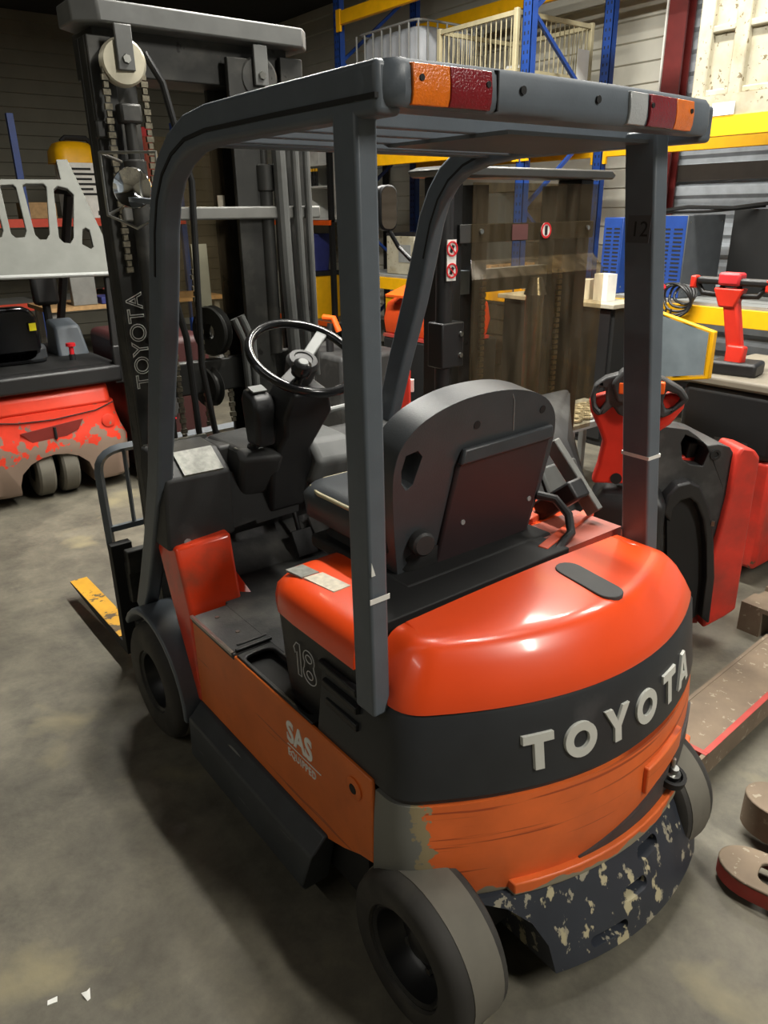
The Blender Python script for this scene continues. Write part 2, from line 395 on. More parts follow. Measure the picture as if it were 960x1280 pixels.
# grey recess, ledge strip and tow pin on the lower rear right
def arc_patch(x0, x1, zlo, zhi, ins0, ins1, n=14):
    """thin curved slab hugging the rear face; zlo, zhi functions of t"""
    f = []; mb = MB(); rows = []
    for i in range(n+1):
        tt = i/n; x = x0+(x1-x0)*tt; y = rearY(x)
        rows.append([(x,y+ins0,zlo(tt)),(x,y+ins1,zlo(tt)),(x,y+ins1,zhi(tt)),(x,y+ins0,zhi(tt))])
    return mb.loft(rows)
obj('grimy_recess', arc_patch(-.12,.50,lambda t:.335+.01*t, lambda t:.34+.11*min(1,t*1.25), -.006,.03,30), grime, cw)
obj('ledge_strip', arc_patch(-.30,.50,lambda t:.300, lambda t:.335+.006*t, -.022,.04), cwor, cw, bev=.004)
rp = obj('raised_panel', arc_patch(.10,.30,lambda t:.42+.03*t, lambda t:.50+.012*t, -.010,.03,6), cwor, cw, bev=.004)
pin = MB().lathe([(.022,0),(.022,.012),(.012,.014),(.012,.03),(0.001,.03)], (.255,rearY(.255)-.012,.385), (0,-.2,1), 14)
pin.tube([(.255,rearY(.255)-.012,.415),(.255,rearY(.255)-.012,.44)], .006, 8)
obj('tow_pin', pin, metal, cw)
obj('pin_cup', MB().lathe([(.040,0),(.040,.02),(.030,.02),(.030,.004),(.001,.004)], (.255,rearY(.255)-.008,.372), (0,-.25,1), 18), under, cw)
# --- lower weight with pockets
def lw_ring(z, ins, xl, xr, n=16):
    pts = [(xl+(xr-xl)*i/n) for i in range(n+1)]
    return [(x, rearY(x)+ins+.0, z) for x in pts] + [(xr,.42,z),(xl,.42,z)]
lw = obj('lower_weight', MB().loft([lw_ring(.075,-.075,-.225,.34), lw_ring(.09,-.092,-.24,.36), lw_ring(.17,-.075,-.25,.40), lw_ring(.23,-.050,-.275,.43), lw_ring(.272,-.030,-.32,.46), lw_ring(.302,-.012,-.40,.49)]), weightm, FL)
def slot(x0, x1, z0, h):
    y = min(rearY(x0),rearY(x1))
    return MB().prism([(p[0], p[1]+ (0)) for p in rrect(x0,x1,z0,z0+h,h*.48,5)],'y',y-.16,y+.02)
for x0, x1, z0, h in ((-.14,-.02,.118,.032),(-.02,.07,.185,.034),(.06,.15,.245,.036)):
    carve(lw, slot(x0,x1,z0,h))
obj('pocket_back', MB().box(-.16,.2,.10,.14,.11,.29), under, FL)
# --- letters on the band
def letter(ch, x0, h, z0):
    Wd = {'T':.82,'O':.98,'Y':.92,'A':.96}[ch]; S = .24; c = Wd/2; holes = []
    if ch == 'T': outer = [(0,1-S),(c-S/2,1-S),(c-S/2,0),(c+S/2,0),(c+S/2,1-S),(Wd,1-S),(Wd,1),(c,1),(0,1)]
    if ch == 'Y': outer = [(c-S/2,0),(c+S/2,0),(c+S/2,.42),(Wd,1),(Wd-.27,1),(c,.60),(.27,1),(0,1),(c-S/2,.42)]
    if ch == 'A': outer = [(0,0),(.25,0),(.31,.19),(Wd-.31,.19),(Wd-.25,0),(Wd,0),(c+.14,1),(c-.14,1)]; holes = [[(c-.10,.38),(c,.72),(c+.10,.38)]]
    if ch == 'O':
        outer = [(c+c*math.cos(2*PI*k/26),.5+.5*math.sin(2*PI*k/26)) for k in range(26)]; holes = [[(c+(c-S)*math.cos(2*PI*k/26),.5+(.5-S)*math.sin(2*PI*k/26)) for k in range(26)]]
    def m(q):
        x = x0+q[0]*h; z = z0+q[1]*h
        return Vector((x, rearY(x)+(.008+(z-.592)*.136)*1.03-.007, z))
    return MB().plate([m(q) for q in outer],[[m(q) for q in hl] for hl in holes],(0,.012,0)), Wd*h
LX = -.272
for ch, gap in zip('TOYOTA',(.016,.014,.016,.022,.010,0)):
    mb, wd = letter(ch, LX, .088, .636)
    obj('letter', mb, lett, bandO, smooth=15, label='raised silver capital letter %s' % ch)
    LX += wd+gap+.012
# --- sides
for sgn in (-1,1):
    sp = MB().prism([(.40,.335),(.47,.30),(.545,.272),(.66,.262),(1.30,.262),(1.30,.600),(.346,.600),(.346,.352)] if True else [],'x',sgn*.53,sgn*.518)
    o = obj('side_panel', sp, panel, FL, bev=.004)
    if sgn < 0: sideL = o
    sk = MB()
    for y0, y1 in ((.545,1.30),):
        sec = [(.50,.285),(.538,.285),(.572,.25),(.585,.24),(.590,.10),(.578,.075),(.50,.075)]
        sk.loft([[(sgn*x,y0+.0*(z<.2)-(.0 if z>.2 else -.055),z) for x,z in sec],[(sgn*x,y0+.1,z) for x,z in sec],[(sgn*x,y1-.01,z) for x,z in sec],[(sgn*x*.995,y1,z) for x,z in sec]])
    obj('side_skirt', sk, skirtm, FL, bev=.006)
cap = obj('jack_point', MB().lathe([(.030,0),(.030,.004),(.026,.006),(.014,.006),(.013,-.0005),(.001,-.0005)], (-.53,.415,.533), (-1,0,0), 24), panel, sideL)
obj('bolt_hole', MB().lathe([(.013,0),(.013,.003),(.001,.003)], (-.5335,.415,.533), (-1,0,0), 16), under, cap)
text('logo_lettering','SAS',.092,white,sideL,(-.531,.724,.486),(0,-1,0),(0,0,1),.001,.003,sx=.86)
text('logo_lettering','EQUIPPED',.034,white,sideL,(-.531,.724,.436),(0,-1,0),(0,0,1),.001,.0004,sx=.80,space=1.15)
obj('logo_line', MB().box(-.5325,-.531,.56,.722,.471,.474), white, sideL)
obj('chassis', MB().box(-.49,.49,.42,1.5,.12,.56), under, FL)
obj('rear_axle', MB().box(-.40,.40,.16,.25,.15,.25), under, FL)
# wheels
def wheel(nm, x, y, r, wdt, sgn, rr):
    s = sgn
    prof = [(rr,0),(rr*1.04,.012),(r*.86,.016),(r*.95,.004),(r*.985,-.012),(r,-.03),(r,-wdt+.03),(r*.985,-wdt+.012),(r*.9,-wdt),(rr,-wdt)]
    t = obj(nm, MB().lathe(prof,(x,y,r),(s,0,0),48,closed=True), rubber, FL, smooth=40)
    pr = [(r+.0015,-.028),(r+.0015,-wdt+.028),(r-.01,-wdt+.028),(r-.01,-.028)]
    obj('tread', MB().lathe(pr,(x,y,r),(s,0,0),48,closed=True), tread, t)
    rim = [(rr+.002,.004),(rr+.002,-wdt*.9),(.02,-wdt*.9),(.02,-.085),(rr*.50,-.082),(rr*.60,-.062),(rr*.72,-.062),(rr*.80,-.05),(rr*.90,.0),(rr*.97,.006)]
    obj('rim', MB().lathe(rim,(x,y,r),(s,0,0),40,closed=True), rimm, t)
    hb = MB().lathe([(rr*.42,-.09),(rr*.40,-.045),(rr*.28,-.035),(rr*.2,-.03),(.001,-.03)],(x,y,r),(s,0,0),24)
    obj('hub', hb, rimm, t)
    for k in range(6):
        an = PI/3*k+.3
        obj('wheel_nut', MB().lathe([(.010,-.066),(.010,-.052),(.001,-.052)],(x,y+rr*.66*math.cos(an),r+rr*.66*math.sin(an)),(s,0,0),6), metal, t)
for s in (-1,1):
    wheel('front_wheel', s*.578, 1.60, .222, .155, s, .115)
    wheel('rear_wheel', -.547 if s<0 else .432, .205, .200, .145, s, .122)
# --- overhead guard
railp = [(.285,1.978),(.60,1.978),(.88,1.976),(.985,1.966),(1.065,1.94),(1.13,1.90),(1.178,1.845),(1.215,1.77,.085),(1.248,1.66,.088),(1.30,1.50,.09),(1.385,1.28,.088),(1.475,1.02,.085),(1.60,.76,.08),(1.70,.57,.08),(1.79,.42,.075)]
railL = obj('guard_rail', MB().sweep(railp,-.535,-.482,.078), dark, FL, bev=.010, seg=3)
railR = obj('guard_rail', MB().sweep([(p[0]+.07 if p[1]<1.95 else p[0]+.04,)+p[1:] for p in railp],.435,.487,.078), dark, FL, bev=.010, seg=3)
# pressed groove line along the outer face of each rail
for x0, x1, rl, dy in ((-.5375,-.530,railL,0),(.4345,.4400,railR,.05)):
    obj('rail_groove', MB().sweep([(p[0]+dy,p[1]-.012) for p in railp[:9]][0:], x0, x1, .008), under, rl)
def leanbox(a, bt, w, d):
    (ax,ay,az),(bx,by,bz) = a,bt
    return MB().loft([[(x-w/2,y-d/2,z),(x+w/2,y-d/2,z),(x+w/2,y+d/2,z),(x-w/2,y+d/2,z)] for x,y,z in (a,bt)])
pilL = obj('guard_post', leanbox((-.507,.365,.78),(-.512,.375,1.965),.046,.068), dark, FL, bev=.007, seg=3)
pilR = obj('guard_post', leanbox((.478,.365,.78),(.375,.425,1.965),.054,.085), dark, FL, bev=.007, seg=3)
def gp(z):
    t_ = (z-.78)/1.185; return Vector((.478-.103*t_, .365+.06*t_, z))
g = gp(1.17); obj('paint_stripe', leanbox(tuple(g-Vector((0,0,.005))),tuple(g+Vector((0,0,.005))),.056,.087), white, pilR)
g = gp(1.76); obj('sticker', MB().box(g.x-.029,g.x-.0275,g.y-.034,g.y+.03,1.72,1.80), mk('faded sticker',(78,76,78),.5), pilR)
text('sticker_writing','12',.05,under,pilR,(g.x-.0292,g.y+.02,1.735),(0,-1,0),(0,0,1),.0003)
obj('paint_chip', MB().prism([(.42,.0),(.455,.0),(.44,.018)],'x',0,0.001) if False else MB().box(-.5365,-.4865,.3265,.3275,1.062,1.074), white, pilL)
obj('paint_chip', MB().prism([(-.532,1.125),(-.522,1.125),(-.531,1.155)],'y',.3265,.328), white, pilL)
# light bar
def barring(x, yb, z0, z1, yf):
    return [(x,yf,z0),(x,yb+.010,z0),(x,yb+.002,z0+.008),(x,yb,z0+.022),(x,yb+.002,z1-.012),(x,yb+.012,z1),(x,yf,z1)]
def barY(x): return .246+.035*((x+.53)/1.0)+.10*(x+.02)**2
xs = [-.535,-.53,-.515,-.495,-.476]
lb = []
for x, yb, zs in ((-.536,.32,.012),(-.530,.295,.006),(-.515,.275,.002),(-.495,.262,0),(-.476,barY(-.476),0)):
    lb.append(barring(x,yb,1.950+zs,2.019-zs,.34))
for i in range(1,13):
    x = -.476+(.42+.476)*i/12; lb.append(barring(x,barY(x),1.950,2.019+.004*i/12,.34))
for x, yb, zs in ((.445,barY(.43)+.012,.002),(.465,barY(.43)+.03,.008),(.474,barY(.43)+.05,.016)):
    lb.append(barring(x,yb,1.950+zs,2.022-zs,.34))
lbar = obj('light_bar', MB().loft(lb), dark, FL, smooth=45)
def lens(x0, x1, mat, lab):
    rows = []
    for i in range(5):
        x = x0+(x1-x0)*i/4; rows.append([(x,p[1]-.005 if k not in (0,6) else p[1]+.06-.15,p[2]) for k,p in enumerate(barring(x,barY(x),1.9495,2.0195,.34))])
        rows[-1] = [(x,barY(x)+.03,1.954),(x,barY(x)-.001,1.954),(x,barY(x)-.005,1.966),(x,barY(x)-.006,1.985),(x,barY(x)-.003,2.012),(x,barY(x)+.03,2.0155)]
    obj('lamp_lens', MB().loft(rows), mat, lbar, label=lab, bev=.0015)
lens(-.478,-.404,lens_a,'amber ribbed lamp lens'); lens(-.402,-.312,lens_r,'dark red lamp lens')
lens(.078,.140,lens_w,'clear lamp lens'); lens(.152,.256,lens_r,'dark red lamp lens'); lens(.258,.336,lens_a,'amber ribbed lamp lens')
obj('bar_seam', MB().loft([[(x,barY(x)+.02,1.951),(x,barY(x)-.0012,1.955),(x,barY(x)-.0015,1.985),(x,barY(x)-.0008,2.015),(x,barY(x)+.03,2.0205)] for x in (-.296,-.293)]), under, lbar)
for x in (-.235,-.025):
    obj('screw_hole', MB().lathe([(.007,0),(.007,.003),(.001,.003)],(x,barY(x)-.0005,1.99),(0,-1,0),12), under, lbar)
for x in (-.462,-.322,.158,.322):
    obj('lens_screw', MB().lathe([(.005,0),(.005,.002),(.001,.002)],(x,barY(x)-.0055,1.992),(0,-1,0),10), under, lbar)
# roof bars and front header
for y in (.50,.64,.78,.92):
    obj('roof_bar', MB().box(-.485,.44,y-.011,y+.011,1.945,1.995), dark, FL, bev=.003)
obj('roof_header', MB().box(-.485,.44,1.00,1.06,1.945,1.985), dark, FL, bev=.006)
obj('roof_visor', MB().prism([(.40,1.938),(.78,1.938),(.80,1.946),(.40,1.946)],'x',-.12,.40), mk('roof sheet',(84,86,86),.5), FL)
# --- seat hood (battery cover) with black skirt, plates, louvres
hp = [(-.505,.44),(-.505,.70),(-.50,.78),(-.475,.835),(-.42,.865),(-.2,.87),(.2,.87),(.45,.87),(.49,.83),(.50,.70),(.50,.44)]
def hring(z, ins, yi=0):
    cxm = 0
    return [(x*(1-ins/.5), (y-ins*(1 if y>.5 else 0)), z) for x, y in hp]
sh = obj('seat_hood', MB().loft([hring(.838,0),hring(.86,0),hring(.895,.006),hring(.915,.02),hring(.926,.042),hring(.930,.07)]), red, FL, smooth=50)
hb = obj('hood_side', MB().loft([hring(.598,.016),hring(.80,.006),hring(.838,.006)]), black, FL, smooth=40)
nm_ = mk('outline white',(200,200,200),.5,var=0); nl = MB()
def n18(pts): nl.tube([(-.5035+.05*(.79-z)*.4, y, z) for y,z in pts],.0014,5,closed=True)
n18([(.706,.772),(.692,.790),(.676,.790),(.676,.694),(.692,.694),(.692,.762),(.700,.756)])
n18([(.636+.0255*math.cos(math.radians(q)),.7655+.0245*math.sin(math.radians(q))) for q in range(-38,219,16)]+[(.636+.030*math.cos(math.radians(q)),.7185+.0265*math.sin(math.radians(q))) for q in range(140,401,16)])
for zc,rz_ in ((.7665,.011),(.7185,.012)): n18([(.636+.014*math.cos(q),zc+rz_*math.sin(q)) for q in [2*PI*k/16 for k in range(16)]])
obj('number_lettering', nl, nm_, hb)
for k in range(3):
    z = .800-.047*k
    obj('louvre', MB().loft([[(-.500,.58-.012*k,z),(-.512,.58-.012*k,z-.004),(-.512,.58-.012*k,z-.022),(-.500,.58-.012*k,z-.028)],[(-.500,.42,z),(-.518,.42,z-.004),(-.518,.42,z-.022),(-.500,.42,z-.028)]]), black, hb, bev=.003)
lp = obj('label_plate', MB().prism([(-.452,.812),(-.400,.812),(-.391,.745),(-.443,.748)],'z',.927,.9325), plate_m, sh)
obj('label_plate', MB().prism([(-.440,.742),(-.385,.738),(-.372,.632),(-.424,.630)],'z',.927,.9325), decal, sh)
# --- step and floor
st = MB().prism([(.61,.585),(1.305,.585),(1.305,.605),(1.0,.605),(.61,.598)],'x',-.531,-.40) 
st = MB().box(-.532,-.40,1.01,1.30,.585,.606)
so_ = obj('step_plate', st, matm, FL, bev=.005)
obj('step_edge', MB().box(-.5345,-.524,1.02,1.302,.600,.6085), metal, so_)
obj('step_rib', MB().box(-.52,-.40,1.012,1.026,.604,.616), black, so_, bev=.003)
obj('step_rib', MB().box(-.50,-.40,1.045,1.055,.604,.611), black, so_, bev=.003)
for q in ((-.47,1.24),(-.46,1.12)): obj('screw', MB().lathe([(.008,0),(.007,.003),(.001,.003)],(q[0],q[1],.6055),(0,0,1),10), metal, FL)
rec = MB()
obj('step_pocket', MB().plate([(-.525,1.005,.606),(-.40,1.005,.606),(-.40,.60,.606),(-.525,.60,.606)], [[(x,y,.606) for x,y in rrect(-.513,-.42,.625,.985,.025,3)]], (0,0,-.012)), black, FL, bev=.003)
obj('pocket_floor', MB().box(-.513,-.42,.62,.99,.568,.574), under, FL)
obj('floor_plate', MB().prism([(-.40,.86),(-.40,1.33),(-.33,1.36),(-.33,1.62),(.50,1.62),(.50,.86)],'z',.56,.604), matm, FL, bev=.004)
obj('floor_plate', MB().box(-.41,-.37,.86,1.30,.585,.607), matm, FL)
obj('kick_plate', MB().prism([(1.46,.600),(1.62,.72),(1.64,.72),(1.64,.58)],'x',-.33,.48), matm, FL)
for s in (-1,1):
    X = lambda q: s*q
    # fender: outer ramp face, inner wall and top
    fo = MB().loft([[(X(.53),1.305,.27),(X(.53),1.33,.27),(X(.34),1.33,.27),(X(.34),1.305,.27)],
                    [(X(.525),1.32,.60),(X(.525),1.48,.60),(X(.335),1.48,.60),(X(.34),1.32,.60)],
                    [(X(.51),1.42,.795),(X(.51),1.60,.795),(X(.30),1.60,.81),(X(.33),1.38,.815)]])
    obj('front_fender', fo, fender, FL, bev=.012, seg=3)
    # wheel arch guard
    ar = MB(); ring = []
    for k in range(13):
        an = math.radians(-5+150*k/12); ring.append((1.60+.255*math.cos(PI-an*1.0), .222+.255*math.sin(an)))
    rings = [[(X(.44),p[0],p[1]),(X(.585),p[0],p[1]),(X(.585),p[0]+ (p[0]-1.6)*.09,p[1]+(p[1]-.222)*.09),(X(.44),p[0]+(p[0]-1.6)*.09,p[1]+(p[1]-.222)*.09)] for p in ring]
    obj('wheel_arch', MB().loft(rings), dark, FL, bev=.006)
obj('fender_gusset', MB().add([(-.335,1.36,.60),(-.30,1.33,.605),(-.335,1.50,.605),(-.335,1.50,.74),(-.33,1.36,.60)],[(0,1,2),(0,1,3),(1,2,3),(0,3,2)]), fender, FL)
obj('chassis_front', MB().box(-.42,.42,1.36,1.75,.12,.60), under, FL)
# --- dashboard cowls
cl = MB().loft([[(-.525,1.60,.772),(-.525,1.44,.778),(-.29,1.425,.79),(-.29,1.60,.79)],
                [(-.525,1.60,.93),(-.522,1.425,.93),(-.295,1.41,.93),(-.295,1.60,.93)],
                [(-.520,1.62,1.03),(-.512,1.425,1.022),(-.295,1.41,1.022),(-.295,1.62,1.03)],
                [(-.510,1.62,1.095),(-.500,1.495,1.088),(-.300,1.485,1.088),(-.300,1.62,1.095)]])
dl = obj('dash_cowl', cl, blackd, FL, bev=.010, seg=3)
obj('dash_recess', MB().box(-.305,-.215,1.47,1.62,.80,1.085), blackd, FL, bev=.012, seg=3)
cm = MB().loft([[(-.285,1.58,.88),(-.24,1.46,.89),(-.13,1.44,.90),(-.13,1.58,.88)],
                [(-.285,1.60,.96),(-.255,1.42,.97),(-.13,1.38,.975),(-.12,1.60,.96)],
                [(-.285,1.60,1.05),(-.265,1.38,1.05),(-.135,1.33,1.05),(-.115,1.60,1.05)],
                [(-.285,1.60,1.095),(-.255,1.42,1.082),(-.15,1.36,1.075),(-.13,1.60,1.10)]])
obj('dash_cowl', cm, blackd, FL, bev=.014, seg=3)
obj('knee_panel', MB().prism([(-.29,.792),(-.20,.80),(-.195,.785),(-.02,.79),(-.015,.83),(.46,.83),(.46,1.0),(-.29,1.0)],'y',1.45,1.58), blackd, FL, bev=.005)
obj('kick_panel', MB().box(-.33,.46,1.60,1.64,.66,.96), blackd, FL, bev=.004)
for x,z in ((.06,.92),(-.46,.80)): obj('screw_cap', MB().lathe([(.014,0),(.012,.004),(.001,.004)],(x,1.45 if x>0 else 1.436,z),(0,-1,.05),12), greyd, FL)
# plate on the sloping top of the left cowl
p = [(-.450,1.4235,1.026),(-.318,1.4145,1.026),(-.322,1.4865,1.0865),(-.454,1.4915,1.0865)]
obj('data_plate', MB().add([Vector(q)+Vector((0,-.004,.006)) for q in p]+[Vector(q)+Vector((0,.004,-.006)) for q in p], [(0,1,2,3),(7,6,5,4)]+[(i,(i+1)%4,4+(i+1)%4,4+i) for i in range(4)]), plate_m, dl)
obj('top_strip', MB().box(-.50,-.28,1.60,1.615,1.088,1.098), metal, dl)
obj('turn_knob', MB().lathe([(.020,0),(.020,.014),(.014,.018),(.012,.028),(.001,.028)],(-.205,1.415,1.072),(0,-.35,1),16), black, dl)
obj('key_plate', MB().obox((-.235,1.44,1.078),(.05,.018,.004),(.15,0,.3)), metal, dl)
cr = MB().loft([[(-.02,1.55,.88),(-.02,1.36,.92),(.16,1.34,.92),(.16,1.55,.88)],[(0.0,1.58,1.00),(.0,1.33,1.00),(.17,1.31,1.0),(.17,1.58,1.00)],[(.01,1.60,1.075),(.01,1.40,1.065),(.16,1.38,1.065),(.16,1.60,1.075)]])
obj('dash_cowl', cr, mk('dusty cowl lid',(84,85,84),.6,var=.2), FL, bev=.02, seg=3)
obj('dash_cowl', MB().box(.17,.46,1.42,1.60,.80,1.04), blackd, FL, bev=.02)
obj('grab_rail', MB().tube([(.02,1.60,1.09),(.30,1.60,1.10),(.44,1.60,1.09)],.012), greyd, FL)
# --- steering column and wheel
col = MB().loft([[(-.14,1.58,.80),(-.14,1.44,.82),(.0,1.44,.82),(.0,1.58,.80)],[(-.16,1.56,.95),(-.16,1.38,.97),(.01,1.38,.97),(.01,1.56,.95)],
   [(-.15,1.50,1.04),(-.15,1.36,1.05),(-.01,1.36,1.05),(-.01,1.50,1.04)],[(-.15,1.42,1.16),(-.15,1.29,1.13),(-.01,1.29,1.13),(-.01,1.42,1.16)],
   [(-.17,1.40,1.22),(-.17,1.25,1.20),(.01,1.25,1.20),(.01,1.40,1.22)],[(-.15,1.34,1.31),(-.15,1.22,1.28),(-.02,1.22,1.28),(-.02,1.34,1.31)]])
sc_ = obj('steering_column', col, black, FL, bev=.014, seg=3)
dp = MB().loft([[(-.235,1.40,1.10),(-.235,1.32,1.10),(-.165,1.32,1.10),(-.165,1.40,1.10)],[(-.24,1.41,1.25),(-.24,1.31,1.23),(-.16,1.31,1.23),(-.16,1.41,1.25)],[(-.235,1.40,1.285),(-.235,1.33,1.265),(-.165,1.33,1.265),(-.165,1.40,1.285)]])
dpo = obj('display_pod', dp, black, sc_, bev=.015, seg=3)
obj('display_screen', MB().obox((-.200,1.362,1.281),(.050,.040,.006),(.28,0,0)), greyd, dpo)
obj('direction_lever', MB().tube([(.0,1.32,1.24),(.08,1.30,1.26),(.13,1.28,1.265)],[.008,.008,.013]), black, sc_)
WC = Vector((-.09,1.25,1.385)); ta = math.radians(30)
e1 = Vector((1,0,0)); e2 = Vector((0,math.cos(ta),math.sin(ta))); e3 = e1.cross(e2)
sw = obj('steering_wheel', MB().tube([WC+e1*(.17*math.cos(2*PI*k/48))+e2*(.17*math.sin(2*PI*k/48)) for k in range(48)],.0145,12,closed=True), mk('glossy black',(24,24,25),.18,var=0), FL)
obj('wheel_hub', MB().lathe([(.045,-.07),(.05,-.03),(.052,-.01),(.044,.004),(.030,.007),(.028,.003),(.001,.003)],WC-e3*.01,e3,28), blackd, sw)
for an in (38, 218):
    d = e1*math.cos(math.radians(an))+e2*math.sin(math.radians(an)); pz = d.cross(e3)
    if an == 38: q = [WC+d*.03-e3*.022, WC+d*.168]
    else: q = [WC+d*.03-e3*.022, WC+d*.168]
    obj('wheel_spoke', MB().bar(q[0],q[1],.036,.012,up=e3), greyd if an == 38 else black, sw, bev=.004)
kd = e1*math.cos(math.radians(232))+e2*math.sin(math.radians(232)); kp = WC+kd*.125
obj('spinner_knob', MB().lathe([(.012,-.02),(.012,.02),(.028,.026),(.031,.045),(.026,.062),(.012,.070),(.001,.070)],kp,e3,20), mk('knob black',(22,22,22),.2,var=0), sw)
obj('knob_cap', MB().lathe([(.016,.0685),(.014,.0715),(.001,.0715)],kp,e3,16), greyd, sw)
# --- pedals
pd = MB().obox((0.0,1.46,.66),(.085,.014,.10),(-.5,0,0)); pd.tube([(0,1.48,.66),(.0,1.52,.76),(-.02,1.58,.84)],.010)
obj('brake_pedal', pd, black, FL, bev=.004)
obj('accelerator_pedal', MB().obox((.12,1.50,.66),(.10,.012,.14),(-.7,0,0)), matm, FL, bev=.004)
# --- hydraulic levers right of the seat
for k in range(4):
    x = .14+.055*k; y = .90
    obj('hydraulic_lever', MB().tube([(x,y+.06,1.0),(x,y+.02,1.21),(x,y,1.262)],.006), metal, FL)
    obj('lever_knob', MB().lathe([(.012,-.012),(.02,0),(.02,.012),(.012,.02),(.001,.02)],(x,y,1.268),(0,-.1,1),14), black, FL)
obj('lever_console', MB().box(.24,.49,.80,1.05,.92,1.06), blackd, FL, bev=.02, seg=3)
# --- seat
seat = obj('seat_cushion', MB().loft([[(x,y,z) for x,y in rrect(-.29+i,.26-i,.60,1.0-i,.06,4)] for z,i in ((.985,.02),(1.0,0),(1.06,-.005),(1.085,.012),(1.095,.04))]), seatm, FL, smooth=50)
obj('worn_edge', MB().tube([(-.283,.70,1.078),(-.283,.90,1.078),(-.265,.965,1.078),(-.20,.993,1.078),(-.05,.995,1.078)],.006), cream, seat)
obj('seat_base', MB().loft([[(x,y,z) for x,y in rrect(-.26+i,.24-i,.58,.94-i,.05,3)] for z,i in ((.925,.03),(.95,.0),(.965,.012),(.98,.0),(.99,.02))]), under, FL)
# backrest: shell outline in a leaning plane, with the hip opening on the left
bx = -.01
def bk(x, h, d=0): return Vector((x, .60-.14*h+d, .88+h))
half = [(.236,.03),(.246,.07),(.255,.12),(.270,.20),(.284,.30),(.286,.36),(.270,.415),(.215,.465),(.11,.498),(0,.506)]
ol = [(bx-a,h) for a,h in half] + [(bx+a,h) for a,h in half[-2::-1]]
def chaikin(pts, keep=True):
    out = [pts[0]]
    for (x0,y0),(x1,y1) in zip(pts[:-1],pts[1:]): out += [(x0*.75+x1*.25,y0*.75+y1*.25),(x0*.25+x1*.75,y0*.25+y1*.75)]
    return out+[pts[-1]]
ol = chaikin(chaikin(ol))
hole = [(-.272,.350),(-.262,.388),(-.226,.394),(-.210,.376),(-.232,.308),(-.252,.296),(-.268,.318)]
back = obj('backrest', MB().plate([bk(x,h) for x,h in ol],[[bk(x,h) for x,h in hole]],Vector((0,.09,.012))), seatm, FL, bev=.014, seg=4, smooth=60)
obj('back_pad', MB().loft([[bk(bx+x,h,.08) for x,h in rrect(-.19,.19,.10,.45,.06,4)],[bk(bx+x,h,.125) for x,h in rrect(-.17,.17,.12,.43,.06,4)]]), seatm, back, bev=.01)
cov = [(-.136,.045),(.220,.055),(.248,.340),(.238,.358),(-.070,.352),(-.096,.330)]
obj('back_cover', MB().loft([[bk(x,h,.01) for x,h in cov],[bk(x,h,-.012) for x,h in cov]]), seatback, back, bev=.008)
obj('cover_lip', MB().loft([[bk(-.098,.332,-.004),bk(-.098,.332,-.024),bk(-.082,.372,-.016),bk(-.082,.372,0)],[bk(.249,.340,-.004),bk(.249,.340,-.024),bk(.244,.378,-.016),bk(.244,.378,0)]]), seatm, back, bev=.006)
for x,h in ((-.054,.16),(.200,.165)):
    obj('cover_screw', MB().lathe([(.008,0),(.007,.003),(.001,.003)],bk(x,h,-.012),(0,-1,0),12), greyd, back)
for x,h in ((-.038,.425),(.205,.425)):
    obj('back_hole', MB().lathe([(.011,0),(.011,.0015),(.001,.0015)],bk(x,h,-.0),(0,-1,-.14),12), under, back)
obj('back_seam', MB().tube([bk(.10,.385,-.001),bk(.094,.42,-.001),bk(.085,.47,-.001),bk(.075,.494,.002)],.0014,6), greyd, back)
kq = bk(-.195,.143,-.002); obj('recline_knob', MB().lathe([(.032,0),(.034,.01),(.032,.030),(.026,.036),(.001,.036)],kq,(-.2,-1,0),20), blackd, back)
obj('seat_pan', MB().box(-.28,.26,.52,.96,.90,.940), under, FL, bev=.01)
obj('seat_pan', MB().prism([(-.33,.62),(.22,.62),(.22,.425),(-.44,.425)],'z',.86,.937), under, FL, bev=.004)
obj('deck_plate', MB().box(.22,.46,.43,.60,.90,.9335), MATS['deck plate paint'] if 'deck plate paint' in MATS else mk('deck plate paint',(140,70,56),.5,var=.25), FL)
obj('seat_hose', MB().tube([(.25,.58,1.04),(.285,.54,1.03),(.30,.50,.99),(.28,.47,.95),(.20,.45,.925)],.013,10), hose, FL)
# grey sheet and steel members between seat and hood
obj('deck_plate', MB().box(-.47,.47,.41,.47,.80,.87), MATS['deck plate paint'], FL)
obj('deck_rail', MB().bar((.16,.47,.925),(.48,.56,.93),.03,.03), mk('deck rail paint',(196,78,48),.5), FL, bev=.003)
obj('deck_rail', MB().bar((.20,.62,.925),(.48,.66,.95),.03,.03), MATS['deck rail paint'], FL, bev=.003)
arm = obj('seat_arm', MB().bar((.398,.66,1.15),(.425,.50,.965),.03,.045), greylit, FL, bev=.004)
obj('arm_box', MB().obox((.36,.58,1.0),(.07,.16,.06),(-.7,0,.1)), black, arm, bev=.008)
